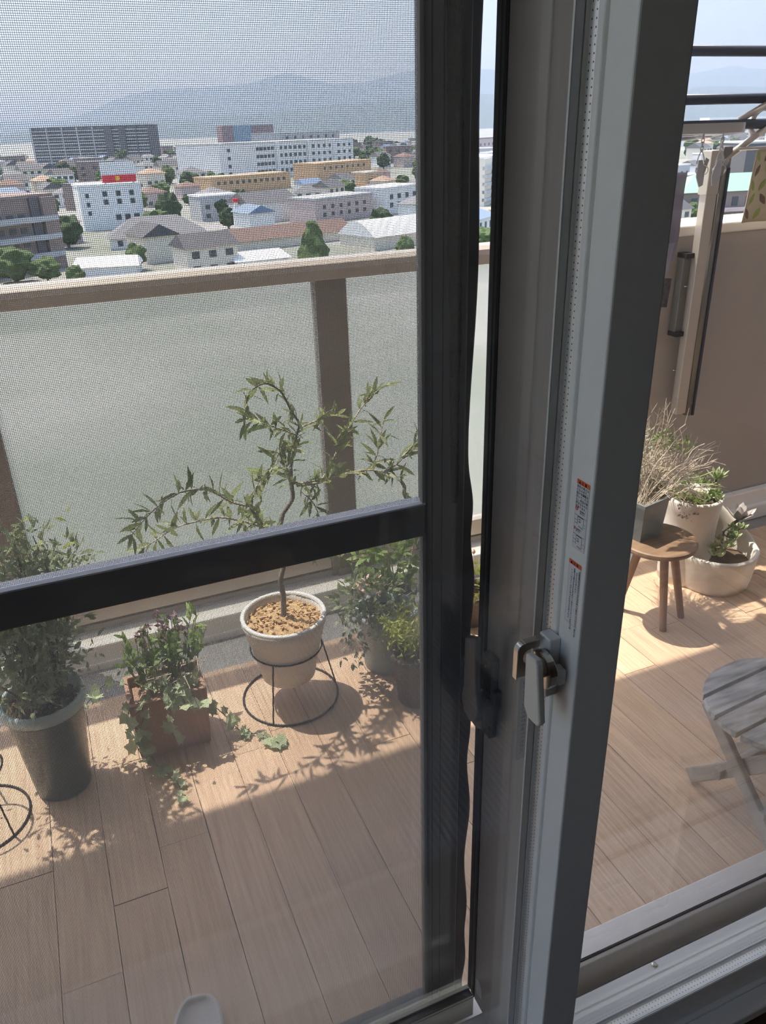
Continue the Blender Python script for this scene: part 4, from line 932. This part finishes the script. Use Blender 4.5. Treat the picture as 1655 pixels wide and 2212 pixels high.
b_ = MB(); b_.box(HX-.182, HX+.182, HY-.012, HY+.012, HZ+.001, HZ+.004); b_.box(HX-.012, HX+.012, HY-.095, HY+.095, HZ+.001, HZ+.004); part('cross_bar', b_, M['hang'], t)
part('hook', MB().tube(smooth_path([(HX, HY, HZ+.003), (HX, HY+.05, HZ+.05), (HX, 2.165, HZ+.045), (HX, 2.19, HZ+.056), (HX, 2.211, HZ+.04)], 4), .004, 8), M['hang'], t)
clip_b = MB(); clip_b.prism([(-.004, -.004, .0), (.004, -.004, .0), (.009, -.004, -.030), (.006, -.004, -.062), (-.002, -.004, -.066), (-.008, -.004, -.040)], (0, .006, 0)); clip_b.prism([(.013, .003, .004), (.020, .003, -.002), (.006, .003, -.052), (-.001, .003, -.050)], (0, .005, 0))
clip_me = clip_b.mesh('clip', M['hang'])
spr = MB().tube([(.004+.013*math.cos(a), .0, -.026+.013*math.sin(a)) for a in [math.radians(-60+300*i/16) for i in range(17)]], .001, 5).mesh('spring', M['steel'])
def chain_mesh():
    mb = MB()
    for k in range(4):
        c = Vector((0, 0, -.006-.0105*k)); ax = Vector((1, 0, 0)) if k % 2 else Vector((0, 1, 0)); mb.tube([c+ax*.0042*math.cos(a)+Vector((0, 0, .0075*math.sin(a))) for a in [6.2832*i/10 for i in range(10)]], .0014, 5, closed=True)
    mb.tube(smooth_path([(-.010, 0, -.078), (-.006, 0, -.058), (0, 0, -.045), (.008, 0, -.058), (.012, 0, -.074)], 3), .0016, 5); return mb.mesh('chain', M['hang'])
chm = chain_mesh(); rc2 = random.Random(81)
for i, (x, y) in enumerate(((-.19, -.11), (-.075, -.11), (.055, -.11), (.128, -.11), (.185, -.05), (-.14, .10), (.02, .10), (.12, .105))):
    a = -.75+rc2.uniform(-.5, .5); z = tl(x, y); link('chain', chm, t, loc=(x, y, z), rot=(0, 0, a)); c_ = link('clip', clip_me, t, loc=(x, y, z-.068), rot=(0, rc2.uniform(-.15, .15), a)); c_.scale = (1.35, 1.2, 1.1); link('spring', spr, c_, loc=(0, 0, 0))

t = thing('lavender_cloth', 'lavender-grey cloth hanging from clips behind the dark stile', 'cloth', (1.74, 1.95, 1.02))
def clf(u, v):
    x = 1.50+.305*u; z1 = 1.39; z0 = 1.16-.02*u; z = z0+(z1-z0)*v; return (x+.012*math.sin(v*4+1)-.012*(1-v), 1.95+.016*math.sin(u*15+2*v)+.02*u, z)
mb = MB(); mb.grid(clf, 24, 16); part('upper_fold', mb, M['lav'], t, smooth=True, solid=.002)
def clf2(u, v):
    x = 1.50+.290*u-.02*(1-v); z = 1.085-.06*(1-u)*0+(.11)*v+.02*u*(1-v); return (x, 1.935+.014*math.sin(u*13+1.5*v)+.018*u, z)
mb = MB(); mb.grid(clf2, 24, 8); part('lower_fold', mb, M['lav'], t, smooth=True, solid=.002)
t2_ = thing('print_cloth', 'scrap of dark printed cloth hanging below lavender cloth', 'cloth', (1.70, 1.93, 1.0))
mb = MB(); mb.grid(lambda u, v: (1.55+.198*u+.006*v, 1.932+.01*math.sin(u*11), 1.015+.03*(u-1)*-.5+.085*v), 14, 6); part('cloth', mb, M['tagc'], t2_, smooth=True, solid=.002)

t = thing('leaf_print_towel', 'beige towel with green and brown leaf print above parapet', 'towel', (2.25, 2.20, 1.25))
tw_ = lambda u, v: (2.245+.36*u+.030*v*(1-u), 2.16+.010*math.sin(u*12)+.012*v, 1.205+.225*v)
mb = MB(); mb.grid(tw_, 20, 8); part('cloth', mb, M['towel'], t, smooth=True, solid=.003)
def leafp(u, v, l, wd, ang, m):
    pts = []
    for i in range(12):
        a = 6.2832*i/12; lx = l*math.cos(a); ly = wd*math.sin(a)*(1-abs(math.cos(a))*.5); du = (lx*math.cos(ang)-ly*math.sin(ang))/.36; dv = (lx*math.sin(ang)+ly*math.cos(ang))/.225
        p_ = Vector(tw_(min(max(u+du, 0.002), 1), min(max(v+dv, 0.002), .998)))-Vector((0, .0024, 0)); pts.append(p_)
    part('leaf_print', MB().prism(pts, (0, .0006, 0)), m, t)
rt2 = random.Random(91)
for k in range(8):
    for j in range(5):
        leafp(.05+.13*k+.03*(j % 2), .12+.2*j, .021, .010, math.radians(60 if (j+k) % 2 else 125), M['tgreen' if (j*2+k) % 3 else 'tbrown'])
part('hem', MB().box(2.605, 2.612, 2.15, 2.17, 1.21, 1.42), M['towel'], t)
t = thing('towel_rod', 'thin metal rod carrying the leaf-print towel', 'rod', (2.25, 2.18, 1.43)); part('rod', MB().tube([(2.20, 2.178, 1.436), (2.95, 2.178, 1.436)], .005, 8), M['bracket'], t)
part('support', MB().tube([(2.93, 2.178, 1.436), (2.93, 2.30, 1.436), (2.93, 2.33, 1.20)], .006, 8), M['bracket'], t)

# ribbed rug added in place of ribbed clothing, for stripes mirrored in the panes
t = thing('ribbed_standin', 'blue-grey ribbed rug added on room floor in place of ribbed clothing', 'standin', (.6, -.3, ZF))
rg = MB(); nr = 76
for i in range(nr):
    x = .10+1.05*i/nr; rg.add([(x, -.78, ZF), (x+.0045, -.78, ZF+.008), (x+.011, -.78, ZF+.008), (x+.0135, -.78, ZF), (x, .18, ZF), (x+.0045, .18, ZF+.008), (x+.011, .18, ZF+.008), (x+.0135, .18, ZF)], [(0, 1, 5, 4), (1, 2, 6, 5), (2, 3, 7, 6), (0, 3, 2, 1), (4, 5, 6, 7)])
part('ribs', rg, M['standin'], t)

t = thing('bentwood_chair', 'low bentwood chair inside the room, mirrored faintly in right pane', 'chair', (1.09, .137, ZF))
def rr2(x0, x1, y0, y1, r_, z, n=7):
    out = []
    for cx2, cy2, a0 in ((x1-r_, y1-r_, 0), (x0+r_, y1-r_, 90), (x0+r_, y0+r_, 180), (x1-r_, y0+r_, 270)):
        for i in range(n+1): a = math.radians(a0+90*i/n); out.append((cx2+r_*math.cos(a), cy2+r_*math.sin(a), z))
    return out
part('frame_loop', MB().tube(rr2(.79, 1.395, -.145, .42, .09, .545), .013, 10, closed=True), M['chairw'], t, smooth=True)
part('seat_board', MB().prism(rr2(.832, 1.352, -.10, .374, .085, .525), (0, 0, .022)), M['chairw'], t, bevel=.004)
part('seat_pad', MB().prism(rr2(.90, 1.28, -.03, .308, .07, .548), (0, 0, .022)), M['chairp'], t, bevel=.008, segs=3)
for x in (.86, 1.325):
    for y in (-.09, .36): part('leg', MB().tube([(x, y, ZF), (x, y, .53)], [.012, .014], 10), M['chairw'], t, smooth=True)
    part('cross_rail', MB().tube([(x-.06 if x < 1 else x+.06, -.08, .545), (x, -.08, .53)], .009, 8), M['chairw'], t)
    part('cross_rail', MB().tube([(x-.06 if x < 1 else x+.06, .34, .545), (x, .34, .53)], .009, 8), M['chairw'], t)
# ================================================================== TOWN, HILLS, HAZE
GZ = -25.0
struct('ground', MB().box(-6000, 26000, -300, 26000, GZ-2, GZ), M['ground'], label='plain with the town far below')
def ridge(name, prof, D, base, label):
    mb = MB(); n = len(prof)*8; P_ = smooth_path([(a, 0, b) for a, b in prof], 8); n = len(P_); r = random.Random(int(D))
    for i, p in enumerate(P_):
        top = 1.53+p.z*D + r.uniform(-1, 1)*D*.0005
        for k in range(7):
            t = k/6; y = D - (1-t)*D*.28*(1+.1*math.sin(i*.9+k)); z = GZ + (top-GZ)*t**1.3 + (r.uniform(-1, 1)*D*.002 if 0 < k < 6 else 0)
            mb.v.append((p.x*y if k < 6 else p.x*D, y, z))
        mb.v.append((p.x*D*1.2, D*1.3, GZ))
    for i in range(n-1):
        for k in range(7): a = i*8+k; mb.f.append((a, a+8, a+9, a+1))
    return struct(name, mb, M['hillf'], label=label, smooth=True)
ridge('mountain', [(-.5, .015), (-.2, .012), (-.001, .0163), (.067, .0179), (.118, .0347), (.158, .0431), (.203, .045), (.256, .0482), (.283, .0526), (.311, .059), (.344, .0523), (.367, .0483), (.402, .049), (.438, .0552), (.475, .0614), (.572, .0622), (.676, .0541), (.827, .0506), (.906, .0571), (.939, .0616), (.981, .0661), (1.008, .0626), (1.08, .0613), (1.4, .05), (2.0, .04)], 13000, 0, 'hazy blue mountain range along the horizon')
ridge('mountain', [(-.5, .004), (-.2, .003), (-.004, .0043), (.052, .0108), (.139, .0133), (.215, .0149), (.275, .0179), (.325, .0218), (.378, .0268), (.413, .0273), (.475, .0325), (.526, .0344), (.58, .0348), (.678, .0272), (.831, .0223), (.91, .0387), (.96, .0406), (1.045, .0387), (1.4, .03), (2.0, .02)], 7500, 0, 'nearer low blue hills in front of range')
hz = part('haze', MB().box(-4000, 20000, 150, 19000, GZ+.5, 3200), haze_mat('summer_haze', (.54, .67, .90), 1.0e-4, (.50, .55, .68))); hz['kind'] = 'stuff'; tag(hz, 'summer haze over the town and hills', 'haze', kind='stuff')

WIN = {}
def wbox(w_, h_, m):
    k = (round(w_, 2), round(h_, 2), m)
    if k not in WIN: WIN[k] = MB().box(0, w_, -.12, .05, 0, h_).mesh('window', M[m])
    return WIN[k]
def building(name, label, a, b, depth, ztop, wall, cat='building', roof=None, group=None, wins=(), slabs=0, cols=(), hip=0., roofm='r_grey', grid=None, z0=GZ):
    a = Vector((a[0], a[1], 0)); b = Vector((b[0], b[1], 0)); L_ = (b-a).length; ang = math.atan2(b.y-a.y, b.x-a.x)
    t = thing(name, label, cat, (a.x, a.y, z0), group); t.rotation_euler.z = ang; H_ = ztop-z0
    def pt(nm, mb, m, **k):
        ob = link(nm, mb.mesh(nm, M[m]), t)
        for q, v in k.items(): ob[q] = v
        return ob
    pt('walls', MB().box(0, L_, 0, depth, 0, H_), wall)
    if roof == 'flat': pt('roof', MB().box(-.2, L_+.2, -.2, depth+.2, H_, H_+.6), roofm)
    elif roof in ('gable', 'hip'):
        i_ = 0 if roof == 'gable' else depth*.5; e_ = .7
        pt('roof', MB().add([(-e_, -e_, H_), (L_+e_, -e_, H_), (L_+e_, depth+e_, H_), (-e_, depth+e_, H_), (i_, depth/2, H_+hip), (L_-i_, depth/2, H_+hip)], [(0, 1, 5, 4), (2, 3, 4, 5), (1, 2, 5), (3, 0, 4), (0, 3, 2, 1)]), roofm)
    elif roof == 'arch':
        mb = MB(); n = 10; mb.prism([(-.3, -.5+(depth+1)*i/n, H_+hip*math.sin(math.pi*i/n)) for i in range(n+1)], (L_+.6, 0, 0)); pt('roof', mb, roofm)
    for k in range(slabs): pt('balcony', MB().box(0, L_*.995, -1.6, 0, H_*(k+1)/(slabs+1)-1.1, H_*(k+1)/(slabs+1)), 'c_slab')
    for (x0, x1, out, m) in cols: pt('pier', MB().box(L_*x0, L_*x1, -out, .0, 0, H_), m)
    if grid:   # (x0, x1, z0, z1 as fractions, columns, rows, width m, height m)
        for x0, x1, z0_, z1_, nc, nr_, ww, hh_ in grid:
            for i in range(nc):
                for j in range(nr_):
                    x = L_*(x0+(x1-x0)*(i+.5)/nc)-ww/2; z = H_*(z0_+(z1_-z0_)*(j+.5)/nr_)-hh_/2; link('window', wbox(ww, hh_, 'c_win'), t, loc=(x, 0, z))
    return t
building('apartment_tower', 'long dark grey apartment slab with balcony grid on horizon', (25.7, 985), (135, 917), 25, 10.2, 'c_grey', roof='flat', roofm='c_dkgrey', slabs=11, cols=[(.0, .015, 2, 'c_slab'), (.14, .15, 2, 'c_slab'), (.27, .28, 2, 'c_slab'), (.40, .41, 2, 'c_slab'), (.53, .54, 2, 'c_slab'), (.64, .70, 3, 'c_dkgrey'), (.76, .81, 3, 'c_dkgrey'), (.9, .905, 2, 'c_grey')])
t = building('twin_tower', 'maroon tower with blue glass middle behind white hospital', (348, 1519), (440, 1519), 40, 11.5, 'c_maroon', cols=[(.22, .57, 1.5, 'c_glassb')])
t = building('hospital', 'long white hospital-like block with four window rows', (111, 499), (221, 568), 35, -5.0, 'c_white', roof='flat', roofm='c_slab', cols=[(.0, .02, 1, 'c_white'), (.375, .40, 1.4, 'c_white'), (.61, .635, 1.4, 'c_white'), (.82, .84, 1, 'c_white')], grid=[(.24, .37, .1, .95, 5, 4, 2.6, 1.9), (.40, .61, .1, .95, 6, 4, 2.6, 1.9), (.64, .82, .1, .95, 4, 4, 2.4, 1.9), (.85, .99, .1, .95, 3, 4, 2.4, 1.9), (.04, .09, .1, .95, 1, 4, 2.4, 1.8)])
building('annex_block', 'pale grey block standing behind white hospital roof', (205, 690), (275, 740), 30, -.5, 'c_slab', roof='flat', roofm='c_slab', grid=[(.05, .95, .55, .97, 7, 2, 3, 2)])
building('orange_block', 'long low orange building left of the pair', (85, 404), (130, 424), 14, -18.0, 'c_orange', roof='flat', roofm='c_orange', grid=[(.05, .95, .45, .9, 12, 1, 1.7, 1.4)])
building('orange_block', 'stepped orange building with curved end right of pair', (152, 446), (197, 478), 16, -15.6, 'c_orange', roof='flat', roofm='c_orange', grid=[(.08, .9, .6, .95, 8, 1, 1.8, 1.3), (.3, .95, .15, .45, 6, 1, 2.2, 1.5)])
building('yellow_shop', 'small orange-yellow shop at foot of orange building', (157, 388), (167, 393), 9, -18.2, 'c_orange', roof='flat', roofm='c_cream', grid=[(.1, .9, .2, .7, 2, 1, 2.5, 2.5)])
t = building('sign_building', 'white building topped by white and red sign board', (17.4, 276), (36, 277), 14, -12.4, 'c_white', roof='flat', roofm='c_white', grid=[(.30, .95, .55, .92, 3, 2, 1.3, 1.4), (.05, .2, .3, .9, 1, 3, 1.0, 1.2), (.5, .95, .15, .4, 3, 1, 1.6, 1.6)])
sb_ = MB().box(7.5, 17.8, .5, 1.3, 13.4, 19.3); link('sign_board', sb_.mesh('sign_board', M['c_white']), t); link('red_band', MB().box(7.6, 17.7, .38, .5, 13.5, 15.6).mesh('red_band', M['c_redsign']), t); link('yellow_mark', MB().box(11.6, 12.8, .3, .38, 14.0, 15.2).mesh('yellow_mark', M['c_yel']), t)
link('sign_leg', MB().box(8.2, 8.7, .6, 1.1, 12.6, 13.4).box(16.6, 17.1, .6, 1.1, 12.6, 13.4).mesh('sign_leg', M['c_slab']), t)
building('brown_block', 'brown tiled apartment block at left edge behind rail', (-16, 186), (6.9, 201), 14, -10.0, 'c_brown', roof='flat', roofm='c_brown', cols=[(.78, .86, .5, 'c_dkgrey'), (.87, 1.0, 1.2, 'c_brown')], slabs=3, grid=[(.05, .75, .12, .85, 7, 4, 1.5, 1.2)])
building('long_hall', 'long hall with grey hipped roof and white walls', (19.6, 225), (43.9, 222), 13, -22.4, 'c_white', roof='hip', roofm='r_grey', hip=4.6, grid=[(.05, .95, .2, .9, 8, 1, 1.2, 1.3)])
building('white_shop', 'white walled shop with grey roof left of pinkish house', (66, 262), (84, 268), 12, -19.0, 'c_white', roof='gable', roofm='r_dark', hip=3.2, cat='house')
building('pinkish_house', 'wide pinkish flat-roofed building with small windows', (84, 250), (108, 262), 12, -18.2, 'c_pink', roof='flat', roofm='c_slab', grid=[(.08, .92, .2, .85, 6, 2, 1.2, 1.1)])
building('white_house', 'white block of flats right of the pinkish building', (112, 261), (131, 273), 12, -17.0, 'c_white', roof='flat', roofm='c_white', grid=[(.08, .92, .2, .85, 4, 2, 1.8, 1.5)])
building('arched_hall', 'low hall with wide white arched roof', (76, 184), (100, 192), 13, -22.0, 'c_cream', roof='arch', roofm='r_white', hip=3.4)
building('brown_roof_row', 'long low row under brownish grey roof', (47, 201), (80, 209), 9, -22.6, 'c_cream', roof='gable', roofm='r_brown', hip=2.6)
building('white_shed', 'white roofed shed just beyond the rail', (39, 168), (50, 169), 9, -22.5, 'c_white', roof='gable', roofm='r_white', hip=1.4)
building('white_shed', 'low white roofed shed beside the brown block', (8, 181), (20, 178), 8, -22.8, 'c_white', roof='gable', roofm='r_white', hip=1.6)
building('apartment_block', 'cream apartment block with balconies seen in the gap', (153, 268), (176, 290), 14, -9.3, 'c_cream', roof='flat', roofm='c_white', slabs=5, cols=[(.0, .25, .8, 'c_cream')], grid=[(.3, .95, .08, .95, 3, 5, 2.6, 1.6)])
building('office_block', 'greyish pink block above the cream apartments', (350, 625), (400, 670), 30, -9.0, 'c_pink', roof='flat', roofm='r_grey', grid=[(.1, .9, .5, .95, 5, 1, 3, 2)])
building('detached_house', 'white house with blue-grey roof low in gap', (98, 174), (107, 181), 9, -18.5, 'c_white', roof='gable', roofm='r_blue', hip=1.6, cat='house', grid=[(.1, .9, .2, .9, 3, 2, 1.0, 1.6)])
t = building('green_roof_hall', 'grey building with pale green metal roof above parapet', (164, 180), (204, 172), 16, -16.5, 'c_brown', roof='hip', roofm='r_green', hip=4.0, grid=[(.05, .95, .45, .93, 9, 1, 1.8, 2.4)])
link('veranda', MB().box(0, 40.5, -2.0, 0, 3.4, 4.3).mesh('veranda', M['c_pink']), t)
building('grey_tower', 'plain dark grey tower at right edge behind towel', (236, 230), (262, 222), 20, -6.9, 'c_grey', roof='flat', roofm='c_slab')
building('long_hall', 'long far white hall below the lower laundry pole', (1560, 1650), (1790, 1560), 60, 1.2, 'c_white', roof='flat', roofm='c_white')

def blob(name, r, seed, sq=1.0, m='t_dark', cone=False):
    bm = bmesh.new(); bmesh.ops.create_icosphere(bm, subdivisions=3, radius=1.0); rr_ = random.Random(seed); ph = [rr_.uniform(0, 6.28) for _ in range(9)]
    for v in bm.verts:
        c = v.co; k = 1+.16*math.sin(4.1*c.x+ph[0])*math.sin(4.7*c.y+ph[1])+.12*math.sin(8*c.z+ph[2]+3*c.x)+.10*math.sin(11*c.y+ph[3]+6*c.x)+rr_.uniform(-.06, .06)
        if cone: h_ = (c.z+1)/2; k *= (1.15-h_*.85)/max(.35, math.sqrt(max(.02, 1-c.z*c.z)))*.75 if abs(c.z) < .97 else 1
        c.x *= r*k; c.y *= r*k; c.z *= r*sq*(1 if cone else k)
    me = bpy.data.meshes.new(name); bm.to_mesh(me); bm.free(); me.materials.append(M[m])
    for p in me.polygons: p.use_smooth = False
    return me
def trunk_me(h_, r): return MB().lathe([(r, 0), (r*.7, h_)], (0, 0, 0), 7, cap1=True).mesh('trunk', M['trunk'])
CR = [blob('crown', 3.2, 1, .85), blob('crown', 2.6, 2, 1.1), blob('crown', 3.6, 3, .7, 't_mid'), blob('crown', 2.2, 4, 1.2, 't_mid')]; TK = trunk_me(3.0, .35)
def tree(x, y, i, s_, label, group=None, name='tree'):
    t = thing(name, label, 'tree', (x, y, GZ), group); t.rotation_euler.z = (x*7+y) % 6.28; t.scale = (s_, s_, s_)
    link('trunk', TK, t); link('crown', CR[i % 4], t, loc=(0, 0, 3.6)); return t
t = thing('conifer', 'large dense green conifer just beyond the rail', 'tree', (56.0, 169.7, GZ)); link('trunk', trunk_me(2, .5), t); link('crown', blob('crown', 4.6, 9, 1.05, 't_mid', True), t, loc=(0, 0, 4.6))
for x, y, i, s_, lb in ((-3.5, 182, 2, 1.15, 'yellowish green tree before brown block, left one'), (2.5, 180, 2, .8, 'yellowish green tree before brown block, right one'), (21, 186, 3, .9, 'green tree in front of the long hall, left end'), (36, 178, 1, 1.0, 'dark tree in front of the long hall, right end'), (43, 272, 1, 1.5, 'round dark tree right of the sign building'), (70, 290, 1, 1.3, 'dark green tree below the long orange building'), (62, 285, 0, 1.2, 'dark tree left of red topped mast'), (10, 235, 0, 1.3, 'dark tree between brown block and sign building'), (99, 172, 2, .8, 'small green tree low in the gap'), (166, 178, 3, 1.0, 'green bush left of green roofed hall')):
    tree(x, y, i, s_, lb)
t = thing('sign_mast', 'white roadside mast with small red top', 'mast', (63, 266, GZ)); link('mast', MB().box(-.6, .6, -.5, .5, 0, 6.6).mesh('mast', M['c_white']), t); link('red_top', MB().box(-.8, .8, -.7, .7, 6.6, 7.6).mesh('red_top', M['c_redsign']), t)
# the many small houses and trees nobody can tell apart: each one its own object
HN = ['white house with grey hip roof', 'cream house with dark gable roof', 'pinkish house with brown hip roof', 'white house with dark gable roof', 'pale block with white flat roof', 'cream house with blue gable roof', 'cream house with rust-red hip roof', 'brown block with grey flat roof']
HP = []
for k, (wl, rm, rf, L_, d_, h_, hp) in enumerate((('c_white', 'r_grey', 'hip', 10, 8, 5.6, 2.2), ('c_cream', 'r_dark', 'gable', 11, 8, 5.8, 2.5), ('c_pink', 'r_brown', 'hip', 9, 8, 5.5, 2.0), ('c_white', 'r_dark', 'gable', 8, 9, 6.0, 2.2), ('c_slab', 'r_white', 'flat', 14, 10, 7.5, 0), ('c_white', 'r_blue', 'gable', 10, 8, 5.6, 2.0), ('c_cream', 'r_rust', 'hip', 9, 8, 5.4, 2.0), ('c_brown', 'r_grey', 'flat', 16, 10, 9.5, 0))):
    W_ = MB().box(0, L_, 0, d_, 0, h_).mesh('walls', M[wl]); e_ = .6
    if rf == 'flat': R_ = MB().box(-.2, L_+.2, -.2, d_+.2, h_, h_+.5).mesh('roof', M[rm])
    else:
        i_ = d_*.5 if rf == 'hip' else 0; R_ = MB().add([(-e_, -e_, h_), (L_+e_, -e_, h_), (L_+e_, d_+e_, h_), (-e_, d_+e_, h_), (i_, d_/2, h_+hp), (L_-i_, d_/2, h_+hp)], [(0, 1, 5, 4), (2, 3, 4, 5), (1, 2, 5), (3, 0, 4), (0, 3, 2, 1)]).mesh('roof', M[rm])
    wn = MB()
    for i in range(3):
        for j in range(int(h_/2.8)): x = L_*(i+.5)/3; wn.box(x-.8, x+.8, -.1, .02, 1+2.8*j, 2.3+2.8*j)
    HP.append((W_, R_, wn.mesh('windows', M['c_win'])))
keep = [(25, 985, 60), (80, 950, 70), (165, 535, 75), (110, 415, 32), (175, 465, 35), (27, 280, 17), (-3, 197, 23), (32, 226, 19), (75, 266, 14), (96, 256, 17), (114, 263, 15), (88, 190, 17), (63, 206, 20), (50, 170, 9), (14, 181, 9), (164, 280, 18), (103, 178, 9), (184, 180, 26), (250, 228, 20), (56, 170, 8), (390, 1519, 70), (240, 720, 55), (162, 391, 9), (375, 650, 40), (66, 268, 4)]
rh = random.Random(101); placed = []
ahead = [(.20, .31, 340, 404), (.33, .42, 370, 450), (.055, .14, 215, 276), (.08, .205, 196, 222), (.31, .44, 222, 258), (-.10, .04, 165, 190), (.54, .62, 165, 180), (.54, .62, 215, 270)]
def free(x, y, r):
    if any(k0 < x/y < k1 and y0 < y < y1 for k0, k1, y0, y1 in ahead): return False
    return all((x-a)**2+(y-b)**2 > (c+r)**2 for a, b, c in keep) and all((x-a)**2+(y-b)**2 > (c+r)**2 for a, b, c in placed)
nh = 0; tries = 0
while nh < 285 and tries < 30000:
    tries += 1; y = 165+ (rh.random()**1.8)*950; q = rh.random(); k = rh.uniform(-.14, .50) if q < .72 else (rh.uniform(.545, .62) if q < .80 else rh.uniform(.86, 1.16)); x = k*y
    fr_ = 10.0 if y < 420 else 11.5
    if not free(x, y, fr_): continue
    placed.append((x, y, fr_)); v = rh.choice((0, 0, 1, 1, 2, 3, 3, 4, 5, 6, 7, 0, 1)); s_ = 1.0 if y < 420 else 1.3
    side = 'seen in gap' if .52 < k < .7 else ('under laundry poles' if k > .7 else ('left of sign building' if k < .05 else ('in middle of town' if k < .27 else 'towards screen frame')))
    dist = 'near rail' if y < 260 else ('halfway out' if y < 480 else 'far out')
    lb = '%s, %s, %s' % (HN[v], dist, side); t = thing('town_house', lb, 'house', (x, y, GZ), lb); t.rotation_euler.z = rh.choice((.2, .35, -.2, .6, 1.8)); t.scale = (s_, s_, s_)
    for nm, me in zip(('walls', 'roof', 'windows'), HP[v]):
        ob = link(nm, me, t)
        if nm == 'windows': ob['kind'] = 'stuff'
    nh += 1
nt_ = 0; tries = 0
while nt_ < 130 and tries < 30000:
    tries += 1; y = 165+(rh.random()**1.5)*800; q = rh.random(); k = rh.uniform(-.14, .50) if q < .8 else rh.uniform(.86, 1.16); x = k*y
    if not free(x, y, 6.0): continue
    placed.append((x, y, 6.0)); ti = rh.randrange(4); side = 'under laundry poles' if k > .7 else ('left of sign building' if k < .05 else ('in middle of town' if k < .27 else 'towards screen frame'))
    lb = '%s, %s, %s' % (('broad dark tree', 'tall dark tree', 'broad green tree', 'slim green tree')[ti], 'near rail' if y < 260 else ('halfway out' if y < 480 else 'far out'), side)
    tree(x, y, ti, rh.uniform(.7, 1.25)*(1 if y < 420 else 1.4), lb, lb, 'town_tree'); nt_ += 1
for i in range(40):
    k = rh.choice((rh.uniform(.07, .20), rh.uniform(.33, .47), rh.uniform(-.1, .02))); y = rh.uniform(850, 1250) if k > .2 else rh.uniform(700, 900); x = k*y
    if free(x, y, 8): tree(x, y, rh.randrange(2), rh.uniform(1.6, 2.6), 'dark tree in the far belt below the hills', 'far belt of trees', 'belt_tree'); placed.append((x, y, 8))
